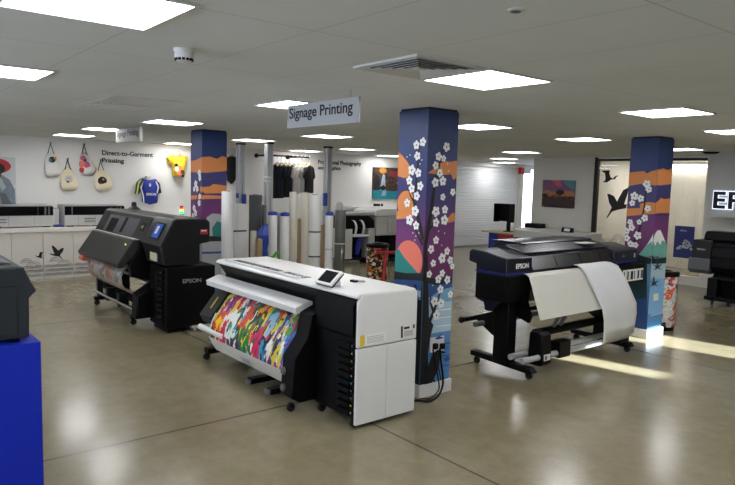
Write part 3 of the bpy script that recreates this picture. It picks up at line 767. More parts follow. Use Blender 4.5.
# tote bags
def tote(label, top, L, R, bot, col, decal, stains=None):
    "photo points of hook, left-most, right-most and lowest bag points"
    h = PX(XW, *top); l = PX(XW, *L); r = PX(XW, *R); b = PX(XW, *bot); X = XW
    t = thing('tote_bag', label, 'bag', (XW+.05, h.y, b.z), 'drawstring bags hanging on the left wall')
    W = (r.y-l.y)/2; cy = (l.y+r.y)/2; z1 = h.z-.14; z0 = b.z; rings = []; N = 20
    for k in range(11):
        u = k/10; z = z1+(z0-z1)*u
        wd = .05+(W-.05)*math.sin(min(1, u/.78)*PI/2)**.8 if u < .8 else W*math.sqrt(max(.02, 1-((u-.8)/.24)**2))
        th = .03+.10*math.sin(min(1, u*1.1)*PI/2)**2; th *= 1 if u < .85 else math.sqrt(max(.1, 1-((u-.85)/.18)**2))
        c = h.y+(cy-h.y)*min(1, u*1.3)
        rings.append([(X+.012+th*(.5+.5*math.cos(2*PI*j/N))+.006*math.sin(5*2*PI*j/N+k), c+wd*math.sin(2*PI*j/N)*(1+.05*math.sin(3*j+2*k)), z+.012*math.sin(4*PI*j/N+k*.7)*(u)) for j in range(N)])
    B = MB(); B.loft(rings, col); bag = B.build('bag', t, sub=1, ang=180)
    B = MB()
    for s_ in (-1, 1): B.tube([(X+.03, h.y, h.z), (X+.04, h.y+.025*s_, h.z-.08), (X+.05, h.y+.05*s_, z1-.04)], .007, 'black', 6)
    B.build('cord', t)
    B = MB(); B.tube([(X, h.y, h.z+.02), (X+.06, h.y, h.z+.01), (X+.07, h.y, h.z+.035)], .008, 'black', 6); B.build('hook', t)
    B = MB()
    for (px, py, rr, m) in decal:
        c = PX(X+.115, px, py)
        B.lathe([(rr, 0), (rr*.95, .012), (rr*.4, .02), (0, .021)], (X+.105, c.y, c.z), m, 14, 'x')
    B.build('print', bag)
tote('white drawstring bag with a small green and yellow print, leftmost on the wall', (50, 144), (43.5, 168), (60, 172), (50, 177), 'canvasw', [(52.5, 159.5, .055, 'ink'), (51, 160, .035, 'teal'), (55, 158.5, .03, 'orange')])
tote('cream drawstring bag with a small grey round print, second from the left', (67, 160), (59, 184), (77, 187), (66, 191), 'canvas', [(69, 179, .07, 'greyl'), (69, 178.5, .045, 'purple'), (68, 181.5, .025, 'ink')])
tote('white drawstring bag with a pink figure print, topmost beside the wall lettering', (83.5, 145.5), (79, 170), (94, 170), (86, 175), 'canvasw', [(83, 158, .05, 'pink'), (82.5, 164, .06, 'coral'), (87, 165, .06, 'pink'), (82, 170, .05, 'red'), (88, 170, .065, 'navyb'), (85, 160, .03, 'purple')])
tote('cream drawstring bag with a round dark print, below the wall lettering', (100, 161), (93, 189), (112, 186), (100, 191), 'canvas', [(102.5, 181, .085, 'ink'), (103, 180, .05, 'orange'), (101, 183, .035, 'skin')])
# shirts on wall forms
def shirt_form(name, label, cat, body, sleevL, sleevR, neck, col, th=.16, extra=None):
    pts = [PX(XW+.10, *p) for p in body]; cy = sum(p.y for p in pts)/len(pts); zb = min(p.z for p in pts)
    t = thing(name, label, cat, (XW+.08, cy, zb), 'shirts shown on wall forms')
    def puff(poly, m, th, nm, sub=0, x0=XW+.001):
        P = [PX(XW+.10, *p) for p in poly]; c = sum((p for p in P), Vector())/len(P)
        rings = []
        for (s_, xx) in ((.86, 0), (1.0, .25), (1.0, .55), (.9, .85), (.6, 1.0)):
            rings.append([(x0+th*xx, c.y+(p.y-c.y)*s_, c.z+(p.z-c.z)*(s_*.5+.5 if s_ < 1 else 1)) for p in P])
        B = MB(); B.loft(rings, m); return B.build(nm, t, ang=60)
    b = puff(body, col, th, 'body')
    for q in (sleevL, sleevR):
        if q: puff(q[0], q[1], th*.7, 'sleeve')
    puff(neck[0], neck[1], th*.55, 'form_neck')
    return t, b
t, b = shirt_form('hanging_jersey', 'blue jersey with lime sleeve edges and white lettering, on a wall form', 'shirt', [(143, 178.5), (149, 180), (156, 179), (160, 187), (158, 195), (157.5, 203), (150, 204.5), (143, 202), (142.5, 194), (139.5, 186)],
    ([(143, 178), (138, 182), (136, 194), (139.5, 194), (142, 187)], 'navyb'), ([(156, 179), (160, 183), (162, 193), (158.5, 194), (157, 187)], 'navyb'), ([(146, 180), (146.5, 176), (151, 176), (152.5, 180)], 'mannequin'), 'jblue')
B = MB(); o_ = PX(XW+.175, 146.5, 195.5); w_ = PX(XW+.175, 156, 195.5).y-o_.y
B.text('EPSON', (XW+.172, o_.y, o_.z), (0, 1, 0), (0, 0, 1), 'wh', h=.05, w=w_, depth=.004, bold=.02)
B.build('lettering', b); B = MB(); c = PX(XW+.173, 150, 185); B.box((XW+.168, c.y-.02, c.z-.03), (XW+.176, c.y+.02, c.z+.03), 'wh'); B.build('crest', b)
for pl in ([(142, 178.5), (138, 182), (136, 194), (137.4, 194.2), (139.3, 183.5)], [(143.5, 181), (141.5, 188), (143.8, 196), (144.2, 203), (143.2, 202.5), (142.4, 195), (140.2, 187)], [(156.5, 181), (158.8, 187), (157.4, 193), (156.6, 193), (157.6, 187), (155.5, 182)]):
    B = MB(); B.slab([PX(XW+(.15 if pl[0][0] != 142 else .125), *p) for p in pl], (.012, 0, 0), 'wh' if pl[0][0] != 142 else 'jlime'); B.build('side_stripe', b)
t, b = shirt_form('hanging_t_shirt', 'yellow shirt with an orange figure print, on the wall left of the left pillar', 'shirt', [(173, 155), (180, 157), (185, 155.5), (186.5, 162), (185, 168), (184, 176), (174, 176), (173, 166), (169.5, 160)],
    ([(173, 155), (167.5, 157.5), (170, 164), (173, 164)], 'tyel'), ([(185, 155.5), (188, 157), (187, 162), (185.5, 162)], 'tyel'), ([(174.5, 156), (174.5, 151.5), (180, 150.5), (182, 155)], 'mannequin'), 'tyel')
B = MB()
for (px, py, rr, m) in ((176.5, 165, .035, 'ink'), (177, 169, .05, 'wh'), (180.5, 168, .05, 'orange'), (180, 174, .05, 'coral'), (182.5, 172, .045, 'skin'), (183, 176, .03, 'ink')):
    c = PX(XW+.17, px, py); B.lathe([(rr, 0), (rr*.9, .012), (0, .015)], (XW+.158, c.y, c.z), m, 12, 'x')
B.build('print', b)
t, b = shirt_form('hanging_t_shirt', 'black shirt on a wall form between the left pillar and first metal pole', 'shirt', [(228, 158), (231, 156), (236, 157), (237, 168), (235.5, 180), (232, 184), (228.5, 181), (228, 168)],
    ([(228, 157), (226.5, 160), (226.5, 168), (228, 168)], 'clothblack'), ([(236, 157), (238.5, 160), (238.5, 168), (237, 168)], 'clothblack'), ([(230.5, 157), (230.5, 154), (234, 154), (234.5, 157)], 'mannequin'), 'clothblack')
# portrait poster at the left edge
a = PX(XW, 15, 157.5); b = PX(XW, 15, 207)
y1 = a.y; z1 = a.z; z0 = b.z; y0 = y1-.72
t = thing('portrait_picture', 'large clear photo poster of a person in red hat and denim jacket, left edge', 'poster', (XW+.02, (y0+y1)/2, z0))
B = MB(); B.box((XW+.0005, y0, z0), (XW+.03, y1, z1), 'posterbg'); B.build('print_panel', t)
F = XW+.0305
def yz(pts, m, k): B.poly([(F+.0008*k, y0+(y1-y0)*u, z0+(z1-z0)*v) for u, v in pts], m)
B = MB()
def ell(cu, cv, ru, rv, a0=0, a1=2*PI): return [(cu+ru*math.cos(a0+(a1-a0)*k/24), cv+rv*math.sin(a0+(a1-a0)*k/24)) for k in range(25)]
yz([(.1, .02), (.98, .02), (.97, .35), (.86, .55), (.7, .64), (.4, .64), (.15, .5)], 'denim', 1); yz([(.62, .3), (.75, .28), (.9, .05), (.7, .03)], 'greyd', 2); yz([(.5, .62), (.64, .64), (.78, .4), (.7, .33)], 'palegrey', 3)
yz(ell(.52, .7, .17, .2), 'skin', 4); yz(ell(.5, .82, .40, .16), 'red', 5); yz(ell(.5, .77, .27, .13), 'ink', 6); yz(ell(.5, .70, .16, .13), 'skin', 7); yz(ell(.97, .42, .012, .02), 'wh', 8)
B.build('portrait_print', t)
# dark grey band seen below the poster on the wall: printer plinth line
# waterfall picture
a = PX(XW, 372.5, 167); b = PX(XW, 398.5, 199); y0, y1, z0, z1 = a.y, b.y+.3, b.z, a.z
t = thing('waterfall_picture', 'colourful waterfall picture on the back wall, left of the centre pillar', 'picture', (XW+.02, (y0+y1)/2, z0))
B = MB(); B.box((XW, y0, z0), (XW+.03, y1, z1), 'foliage'); B.build('canvas', t)
F = XW+.0305; B = MB()
yz([(0, 0), (1, 0), (1, .22), (.8, .27), (.5, .25), (.3, .28), (0, .27)], 'tealw', 1)
yz([(.19, .28), (.27, .8), (.33, .76), (.36, .28)], 'waterw', 1); yz([(.12, .33), (.3, .45), (.38, .34), (.3, .27)], 'inkgreen', 2); yz([(.24, .1), (.36, .1), (.38, .27), (.28, .27)], 'waterw', 2)
yz(ell(.27, .9, .1, .09), 'goldleaf', 2); yz(ell(.75, .52, .08, .12), 'pink', 2); yz(ell(.62, .8, .16, .1), 'redleaf', 2); yz(ell(.1, .55, .09, .22), 'inkgreen', 2)
B.build('waterfall_print', t)
# white wall shelf under it
B = MB(); a = PX(-12.9, 337, 206.5)
B.box((XW, a.y, 1.15), (-12.85, 12.6, 1.24), 'white'); B.build('wall_shelf', label='long white wall shelf below the waterfall picture', cat='shelf', bevel=.005)
B = MB(); c = PX(-12.9, 378, 208.5); B.box((-12.95, c.y-.12, 1.24), (-12.87, c.y+.05, 1.30), 'black'); B.build('gadget', label='small black box on the white wall shelf under the waterfall picture', cat='box', bevel=.004)
B = MB(); B.lathe([(.03, 0), (.032, .04), (.015, .055), (.015, .07), (0, .07)], (-12.91, c.y+.14, 1.24), 'black', 16); B.build('bottle', label='tiny black bottle next to the black box on the white wall shelf', cat='bottle')
# sunset picture
a = PY(YB, 543.8, 180); b = PY(YB, 574.6, 208.5); x0, x1, z0, z1 = a.x, b.x, b.z, a.z
t = thing('sunset_picture', 'sunset photo print with a lone tree, on the grey wall right of the shutter', 'picture', ((x0+x1)/2, YB-.02, z0))
grad_mat('sunset', 0, z1-z0, [(0, '120c10'), (.2, '3a1c20'), (.36, '1c1216'), (.45, 'a8502e'), (.55, 'a87848'), (.66, '5e4a70'), (.8, '86406a'), (1, '2a4a70')])
B = MB(); B.box((x0, YB-.035, z0), (x1, YB-.02, z1), 'sunset'); B.build('print_panel', t)
B = MB()
def xz(pts, m, k): B.poly([(x0+(x1-x0)*u, YB-.0355-.0008*k, z0+(z1-z0)*v) for u, v in pts], m)
xz([(0, .36), (.1, .40), (.2, .38), (.5, .41), (1, .42), (1, .385), (.5, .38), (0, .34)], 'ink', 1)
xz(ell(.56, .56, .13, .1), 'ink', 2); xz([(.545, .4), (.555, .55), (.585, .55), (.59, .4)], 'ink', 2); xz(ell(.08, .44, .09, .06), 'ink', 2)
xz([(.6, .95), (1, .62), (1, .98), (.8, 1)], 'dusk', 1); xz([(.25, 1), (.5, .75), (.62, .78), (.55, 1)], 'pink', 1)
B.build('tree_print', t)
B = MB()
for u in (.05, .95):
    for v in (.05, .95): B.cyl((x0+(x1-x0)*u, YB-.02, z0+(z1-z0)*v), .014, -.02, 'steel', 'y', 12)
for u in (.05, .95):
    for v in (.05, .95): B.cyl((x0+(x1-x0)*u, YB, z0+(z1-z0)*v), .008, -.022, 'steel', 'y', 8)
B.build('standoff', t)
# alarm box near the far window
a = PX(-12.95, 521, 167.5); b = PX(-12.95, 531, 174.5)
t = thing('sounder_box', 'red and white box high up near the far bright window', 'alarm', (-12.98, a.y+.15, b.z))
B = MB(); B.box((XW-.002, a.y, b.z), (-12.93, a.y+.16, a.z), 'red'); B.build('red_box', t, bevel=.01)
B = MB(); B.box((XW-.002, a.y+.16, b.z+.02), (-12.95, b.y, a.z-.02), 'white'); B.build('white_box', t, bevel=.01)
# ================================================================== ILLUMINATED LETTERS, BANNER (right wall)
a = PY(12.55, 706, 216.5)
B = MB(); B.box((a.x, 12.55, a.z), (2.9, YB-.03, HC-.002), 'panelgrey'); B.build('sign_panel', label='grey raised wall panel behind the glowing letters at the right', cat='panel', loc=(-3, 12.6, a.z))
c = PY(12.55, 713.3, 208.3); d = PY(12.55, 726.8, 191.5); d2 = PY(12.55, 713.3, 191.3)
hh = d2.z-c.z; we = d.x-c.x
t = thing('illuminated_letters', 'black wall letters with a white halo of light on the grey panel', 'sign', (c.x+1, 12.53, c.z))
B = MB(); x = c.x
for ch, rel in (('E', 1), ('P', 1.08), ('S', 1.1), ('O', 1.25), ('N', 1.12)):
    B2 = MB(); B2.text(ch, (x, 12.532, c.z), (1, 0, 0), (0, 0, 1), 'ink', h=hh, w=we*rel, depth=.012, bold=.03)
    o = B2.build('letter', t)
    B3 = MB(); g = .013
    B3.text(ch, (x-g, 12.551, c.z-g), (1, 0, 0), (0, 0, 1), 'glow', h=hh+2*g, w=we*rel+2*g, depth=.02, bold=.05); B3.build('halo_light', o)
    x += we*(rel+.22)
a = PY(YB-.0, 675.3, 225.5); b = PY(YB, 692.5, 259)
t = thing('banner', 'small blue banner with white wave drawing on the glass, right of the right pillar', 'banner', ((a.x+b.x)/2, YB, b.z))
B = MB(); B.box((a.x, YB-.006, b.z), (b.x, YB+.006, a.z), 'navyban'); B.build('sheet', t)
B = MB(); B.text('EPSON', (a.x+.11, YB-.0065, b.z+.83*(a.z-b.z)), (1, 0, 0), (0, 0, 1), 'palegrey', w=.12, h=.035, depth=.001, bold=.02)
W, H_ = b.x-a.x, a.z-b.z
for k, (u, v, r) in enumerate(((.72, .47, .12), (.6, .53, .1), (.82, .4, .1), (.66, .36, .12), (.5, .36, .1), (.35, .33, .11), (.22, .29, .08), (.9, .3, .07), (.5, .46, .07))):
    B.poly([(a.x+W*u+W*r*math.cos(2*PI*j/14), YB-.0068-.0002*k, b.z+H_*v+H_*r*.55*math.sin(2*PI*j/14)) for j in range(14)], 'palegrey')
for k, (u, v, r) in enumerate(((.70, .47, .06), (.6, .52, .045), (.66, .38, .05), (.4, .31, .05), (.82, .38, .04))):
    B.poly([(a.x+W*u+W*r*math.cos(2*PI*j/14), YB-.0092-.0002*k, b.z+H_*v+H_*r*.5*math.sin(2*PI*j/14)) for j in range(14)], 'navyban')
B.build('wave_print', t)
# ================================================================== WHITE WIDE PRINTER (centre)
t = thing('wide_format_printer', 'large white printer with a colourful splash print coming out of its front', 'printer', (-4.9, 3.25, 0), 'wide format printers')
XL, XR, YF, YK, ZT = -6.1, -3.73, 2.95, 3.56, 1.05
def castor(parent, x, y, r=.035):
    B = MB(); B.cyl((x-.012, y, r), r, .024, 'rubber', 'x', 14); B.box((x-.018, y-.012, r), (x+.018, y+.012, r*2.1), 'black'); B.build('castor', parent)
# body
B = MB(); B.prism([(3.10, .46), (3.04, .70), (3.04, .90), (2.97, 1.0), (YK, 1.0), (YK, .46)], 'x', XL+.02, -4.30, 'black'); body = B.build('main_body', t)
B = MB(); B.box((-5.95, 3.035, .91), (-4.4, 3.04, .96), 'blackg'); B.box((-5.9, 3.0, .985), (-4.5, 3.03, .99), 'greyd'); B.build('front_slot', body)
# ink cabinet
B = MB(); B.box((-4.30, YF+.01, .07), (XR-.03, YK-.01, 1.0), 'black'); cabn = B.build('ink_cabinet', t, bevel=.006)
B = MB(); B.prism([(YF+.01, .99), (YF-.012, .95), (YF-.005, .72), (YF+.01, .70)], 'x', -4.28, -3.78, 'black'); B.build('front_cover', cabn)
cols = ['grey', 'yellow', 'greyd', 'greyd', 'lakeblue', 'grey', 'red', 'green', 'grey', 'greyd']
for k in range(10):
    z = .10+k*.058
    B = MB(); B.prism([(YF+.01, z), (YF-.025, z+.006), (YF-.018, z+.035), (YF+.01, z+.045)], 'x', -3.955, -3.80, 'blackm'); B.box((-3.80, YF-.008, z+.012), (-3.768, YF+.01, z+.036), 'black')
    B.box((-3.792, YF-.0095, z+.018), (-3.778, YF-.008, z+.03), cols[k]); B.build('ink_tray', cabn)
B = MB()
for xx in (-4.24, -3.82):
    B.box((xx-.03, YF+.03, .055), (xx+.03, YK-.03, .075), 'black')
B.build('base_rail', cabn)
for xx, yy in ((-3.8, YF+.04), (-4.22, YF+.03), (-3.8, YK-.05), (-4.22, YK-.05)): castor(t, xx, yy)
# white end panels and top
B = MB(); B.prism([(YF, .635), (YK, .635), (YK, 1.0), (YK-.05, ZT-.004), (YF+.05, ZT-.004), (YF, .99)], 'x', XR-.028, XR, 'whitep'); ep = B.build('end_cover', t, bevel=.012, seg=3)
for (y0, y1) in ((YF, 3.248), (3.252, YK)):
    B = MB(); B.box((XR-.028, y0, .035), (XR, y1, .628), 'whitep'); B.build('cabinet_door', t, bevel=.006)
B = MB(); B.prism([(YF-.01, 1.014), (YF-.012, 1.03), (YF+.02, ZT), (YK-.03, ZT), (YK, 1.02), (YK, .985), (YF+.1, 1.0)], 'x', XL, XR-.005, 'whitep'); top = B.build('top_cover', t, bevel=.008, seg=3)
B = MB(); P = [PZ(ZT+.003, *q) for q in ((242, 266), (250, 264.3), (326, 282.6), (324.5, 285.3))]
def zline(p0, p1, u): return p0+(p1-p0)*u
ya, yb2 = 2.995, 3.115
B.box((-5.92, ya, ZT), (-4.60, yb2, ZT+.003), 'glassgrey'); B.box((-5.92, ya, ZT+.003), (-5.30, yb2, ZT+.005), 'blackg')
B.box((-4.98, ya-.005, ZT), (-4.95, yb2+.005, ZT+.014), 'white'); B.box((-5.95, ya-.03, ZT), (-4.58, ya, ZT+.016), 'whitep'); B.build('viewing_window', top, bevel=.002)
# small handle lying on the cover and label stickers
B = MB(); a = PZ(ZT, 354, 282); b = PZ(ZT, 365, 282.5); B.tube([a+Vector((0, 0, .012)), b+Vector((0, 0, .012))], .009, 'greyl', 8); B.box((a.x-.03, a.y-.02, ZT), (a.x+.03, a.y+.02, ZT+.018), 'black'); B.build('latch', top)
X0 = XR+.0012
B = MB()
def q4(l): return [PX(XR, *p) for p in l]
B.slab(q4([(360, 336), (364.5, 335), (364.5, 345.5), (360, 347)]), (.001, 0, 0), 'yellow'); B.slab(q4([(365, 335), (386, 331.5), (386, 341), (365, 345.5)]), (.0008, 0, 0), 'wh')
for k in range(5):
    B.slab(q4([(367, 337+k*1.5), (384, 334.3+k*1.45), (384, 334.7+k*1.45), (367, 337.5+k*1.5)]), (.0014, 0, 0), 'grey')
B.build('instruction_sticker', ep); B = MB(); B.slab(q4([(401, 326.5), (402.8, 326), (402.8, 337.5), (401, 338.2)]), (.001, 0, 0), 'ink'); B.slab(q4([(404, 327.2), (409.5, 326.2), (409.5, 328.4), (404, 329.4)]), (.001, 0, 0), 'ink')
B.slab(q4([(413, 324.6), (414.6, 324.2), (414.6, 328), (413, 328.4)]), (.001, 0, 0), 'ink'); B.slab(q4([(404, 331), (413, 329.4), (413, 335), (404, 336.8)]), (.001, 0, 0), 'greyl'); B.build('model_sticker', ep)
# touch panel
Pn = [PY(3.0, *q) for q in ((325.5, 286), (338.7, 292))]
P0 = Vector((-4.30, 2.955, ZT+.004)); rd = Vector((1, 0, 0)); ud = Vector((0, .75, .66)).normalized(); nd = rd.cross(ud)
B = MB()
def quad(o, w, h, u0=0, v0=0): return [o+rd*u0+ud*v0, o+rd*(u0+w)+ud*v0, o+rd*(u0+w)+ud*(v0+h), o+rd*u0+ud*(v0+h)]
B.slab(quad(P0, .22, .155), nd*.022, 'whitep'); B.slab(quad(P0-nd*.012, .22, .155), nd*.012, 'black')
tp = B.build('touch_panel', t, bevel=.004); B = MB(); B.slab(quad(P0+nd*.022, .17, .115, .022, .02), nd*.002, 'screen'); B.build('screen', tp)
B = MB(); B.prism([(3.0, ZT), (3.09, ZT), (3.075, ZT+.09), (3.06, ZT+.09)], 'x', -4.24, -4.14, 'whitep'); B.build('bracket', tp)
# front heater bar
B = MB(); B.prism([(2.872, .78), (2.865, .832), (3.005, .882), (3.035, .87), (3.035, .80)], 'x', -6.17, -4.46, 'whitep'); B.build('front_cover_bar', t, bevel=.003)
# media
prf = [(3.04, .76), (2.96, .70), (2.90, .62), (2.84, .54), (2.80, .47), (2.775, .38), (2.765, .31)]
B = MB(); B.sheet(prf, 'x', -5.86, -4.46, .003, 'splash'); med = B.build('printed_media', t, 'colourful splash print')
B = MB(); B.sheet([(2.7635, .31), (2.80, .235), (2.845, .165), (2.93, .17)], 'x', -5.885, -4.43, .003, 'paper'); B.build('blank_margin', med)
B = MB(); B.sheet([(p[0]-.003, p[1]+.003) for p in prf[3:6]], 'x', -5.885, -5.862, .002, 'paper')
o_ = Vector((-5.3, 2.80, .235)); dn = Vector((0, .045, -.07)).normalized()
for r_ in range(4):
    B.slab([Vector((-5.28+.0*r_, 2.795+.012*r_-.004, .243-.02*r_)), Vector((-5.10, 2.795+.012*r_-.004, .243-.02*r_)), Vector((-5.10, 2.80+.012*r_-.004, .233-.02*r_)), Vector((-5.28, 2.80+.012*r_-.004, .233-.02*r_))], (0, -.001, 0), 'palegrey')
B.build('printed_marks', med)
B = MB(); B.tube([(-6.14, 2.79, .36), (-5.6, 2.79, .36)], .03, 'white', 16); B.build('paper_core', t)
B = MB(); B.prism([(3.02, .74), (2.96, .68), (2.80, .48), (2.84, .40), (3.1, .48)], 'x', -6.19, -5.93, 'char'); lc = B.build('left_dryer_cap', t, bevel=.01)
B = MB(); B.prism([(2.945, .667), (2.86, .561), (2.867, .548), (2.955, .66)], 'x', -6.06, -6.045, 'yellow'); B.build('yellow_stripe', lc)
B = MB(); B.prism([(3.05, .86), (2.90, .80), (2.86, .62), (2.74, .46), (2.72, .14), (2.80, .09), (3.06, .09)], 'x', -4.45, -4.27, 'black'); rc = B.build('right_dryer_cap', t, bevel=.01)
for z in (.34, .2):
    B = MB(); B.lathe([(.032, 0), (.03, -.018), (.012, -.024), (0, -.024)], (-4.40, 2.725, z), 'greyd', 16, 'y'); B.build('roller_knob', rc)
castor(t, -4.36, 2.77); castor(t, -6.14, 2.86)
for xx in (-5.12, -4.77):
    B = MB(); B.box((xx-.045, 2.80, .025), (xx+.045, 3.4, .075), 'black'); f = B.build('foot', t, bevel=.008)
    B = MB(); B.box((xx-.04, 2.775, .03), (xx+.04, 2.80, .07), 'greyd'); B.build('foot_cap', f, bevel=.006)
B = MB(); B.box((-6.16, 2.84, .075), (-6.06, 3.4, .13), 'black'); B.prism([(3.1, .12), (3.3, .12), (3.35, .5), (3.12, .5)], 'x', -6.09, -6.03, 'black'); B.build('left_leg', t, bevel=.006)
B = MB(); B.box((-6.0, 3.25, .03), (-4.3, 3.33, .10), 'black'); B.box((-6.0, 3.12, .30), (-4.4, 3.3, .46), 'black'); B.build('stand_beam', t)
B = MB(); B.tube([(-6.03, 2.93, .24), (-4.45, 2.93, .24)], .05, 'blackm', 16); B.build('take_up_roller', t)
# ================================================================== DARK PRINTER (left)
t = thing('wide_format_printer', 'dark grey printer with hood, blue screen and beacon, at the back left', 'printer', (-8.6, 3.2, 0), 'wide format printers')
hx0, hx1 = -9.98, -7.40
hp = [(2.86, 1.06), (3.02, 1.36), (3.06, 1.385), (3.44, 1.375), (3.49, 1.34), (3.49, 1.09), (3.36, 1.07), (3.36, .82), (2.92, .82)]
B = MB(); B.prism(hp, 'x', -8.02, hx1, 'char'); hood = B.build('end_housing', t, bevel=.018, seg=3)
B = MB(); B.prism([(2.86, 1.06), (3.02, 1.36), (3.06, 1.38), (3.44, 1.37), (3.49, 1.33), (3.49, .86), (3.05, .86), (3.05, 1.03), (2.9, 1.05)], 'x', hx0, -8.02, 'char2'); B.build('hood', t, bevel=.014, seg=3)
sl = Vector((0, .16, .30)).normalized(); sn = Vector((0, -.30, .16)).normalized(); S0 = Vector((0, 2.86, 1.06))
def onslant(x0, x1, v0, v1, m, th=.004, B=None, off=0):
    b = B or MB(); P = [S0+Vector((x, 0, 0))+sl*v+sn*off for x, v in ((x0, v0), (x1, v0), (x1, v1), (x0, v1))]
    b.slab(P, sn*th, m); return b
L_ = math.hypot(.16, .30)
b = onslant(-9.62, -8.42, .03, L_-.05, 'glassgrey', .003); wn = b.build('hood_window', t)
b = onslant(-9.5, -9.2, .04, L_-.10, 'blackm', .003, off=.003); b.build('carriage', wn); b = onslant(-8.95, -8.86, .06, L_-.06, 'blackm', .003, off=.003); b.build('window_hinge', wn)
b = onslant(-9.93, -9.66, .03, L_-.03, 'char', .004); b.build('left_end_panel', t)
b = onslant(-8.36, -8.06, .05, L_-.03, 'char', .005); onslant(-8.28, -8.13, .13, .25, 'black', .004, b, .005); onslant(-8.24, -8.18, .17, .21, 'tan', .003, b, .009); b.build('button_panel', t)
b = onslant(-7.83, -7.56, .07, L_-.05, 'black', .006); onslant(-7.80, -7.59, .09, L_-.07, 'screenb', .004, b, .006); onslant(-7.74, -7.67, .14, .24, 'greyl', .001, b, .0105); b.build('touch_screen', t)
B = MB(); B.box((-7.80, 2.885, .86), (-7.58, 2.893, .96), 'greyl'); B.box((-7.78, 2.883, .88), (-7.7, 2.886, .94), 'yellow'); B.build('label_sticker', t)
B = MB(); B.box((hx1, 3.36, 1.19), (hx1+.002, 3.455, 1.25), 'red'); B.box((hx1+.002, 3.37, 1.225), (hx1+.003, 3.44, 1.24), 'wh'); B.build('red_label', hood)
# front cover: thick tilted plate
B = MB(); B.prism([(2.87, 1.06), (2.79, 1.075), (2.58, .77), (2.60, .725), (2.66, .73), (2.90, .97)], 'x', -9.84, -8.12, 'char2'); fc = B.build('front_dryer_cover', t, bevel=.014, seg=3)
B = MB(); B.slab([Vector((-9.84, 2.80, 1.083)), Vector((-8.12, 2.80, 1.083)), Vector((-8.12, 2.875, 1.072)), Vector((-9.84, 2.875, 1.072))], (0, 0, .006), 'greyl'); B.build('top_edge_strip', fc)
B = MB(); c = Vector((-8.26, 2.745, 1.0)); B.lathe([(.022, 0), (.02, -.006), (0, -.007)], c, 'lampyel', 14, 'y'); B.build('indicator', fc)
B = MB(); B.prism([(2.90, 1.03), (2.72, .76), (2.74, .62), (3.0, .55), (3.2, .86)], 'x', -8.12, -8.04, 'black'); B.build('cover_bracket', t); B = MB(); B.prism([(2.90, 1.03), (2.72, .76), (2.78, .62), (3.0, .55), (3.2, .86)], 'x', -9.93, -9.85, 'black'); B.build('cover_bracket', t)
B = MB(); B.tube([(-9.99, 2.68, .665), (-9.80, 2.68, .665)], .045, 'coral', 16); B.build('roll_end', t, 'orange-red roll end')
# media under the cover
B = MB(); B.sheet([(2.80, .74), (2.72, .68), (2.68, .60), (2.69, .50), (2.74, .42), (2.83, .36), (2.92, .35)], 'x', -9.72, -8.24, .003, 'samples'); B.build('printed_media', t)
# cabinet
B = MB(); B.prism([(2.93, .06), (2.93, .80), (3.56, .80), (3.56, .06)], 'x', -7.95, -7.40, 'black'); cb = B.build('ink_cabinet', t, bevel=.01)
B = MB(); o_ = PX(-7.40, 183, 283); w_ = PX(-7.40, 203, 281); B.text('EPSON', (-7.3995, 3.135, .60), (0, 1, 0), (0, 0, 1), 'grey', w=.24, h=.05, depth=.002, bold=.02); B.build('lettering', cb)
for k in range(10):
    z = .1+k*.068; B = MB(); B.prism([(2.93, z), (2.895, z+.008), (2.9, z+.045), (2.93, z+.055)], 'x', -7.66, -7.46, 'blackm'); B.box((-7.70, 2.918, z+.015), (-7.67, 2.93, z+.035), 'greyl'); B.build('ink_tray', cb)
B = MB(); B.box((-7.46, 3.25, .03), (-7.39, 3.55, .065), 'greyl'); B.cyl((-7.42, 3.3, 0), .015, .04, 'greyl'); B.cyl((-7.42, 3.5, 0), .015, .04, 'greyl'); B.build('levelling_foot', t)
B = MB(); B.box((-7.9, 2.97, 0), (-7.45, 3.2, .06), 'black'); B.build('plinth', t)
# stand
B = MB(); B.box((-9.9, 3.05, .66), (-7.95, 3.45, .86), 'black'); B.build('under_body', t)
B = MB(); B.tube([(-9.85, 3.0, .55), (-7.95, 3.0, .55)], .04, 'steel', 14); B.build('feed_roller', t)
for xx in (-9.62, -8.1):
    B = MB(); B.box((xx-.035, 3.1, .08), (xx+.035, 3.24, .7), 'black'); B.box((xx-.035, 2.74, .075), (xx+.035, 3.5, .13), 'black'); B.box((xx-.03, 2.78, .12), (xx+.03, 2.86, .42), 'char')
    B.prism([(2.86, .36), (3.1, .5), (3.1, .6), (2.8, .42)], 'x', xx-.03, xx+.03, 'char'); B.build('leg', t, bevel=.006)
    for yy in (2.78, 3.46): castor(t, xx, yy, .038)
for xx in (-9.15, -8.65):
    B = MB(); B.box((xx-.04, 2.76, .14), (xx+.04, 2.9, .32), 'char'); B.build('take_up_bracket', t, bevel=.01)
B = MB(); B.tube([(-9.75, 2.77, .20), (-8.0, 2.77, .20)], .024, 'steel', 12); B.build('take_up_tube', t)
B = MB(); B.tube([(-9.75, 2.92, .26), (-8.0, 2.92, .26)], .05, 'blackm', 14); B.build('take_up_roller', t)
B = MB(); B.prism([(2.72, .12), (2.74, .42), (2.92, .5), (3.02, .3), (2.95, .12)], 'x', -8.02, -7.84, 'black'); B.build('take_up_motor', t, bevel=.015)
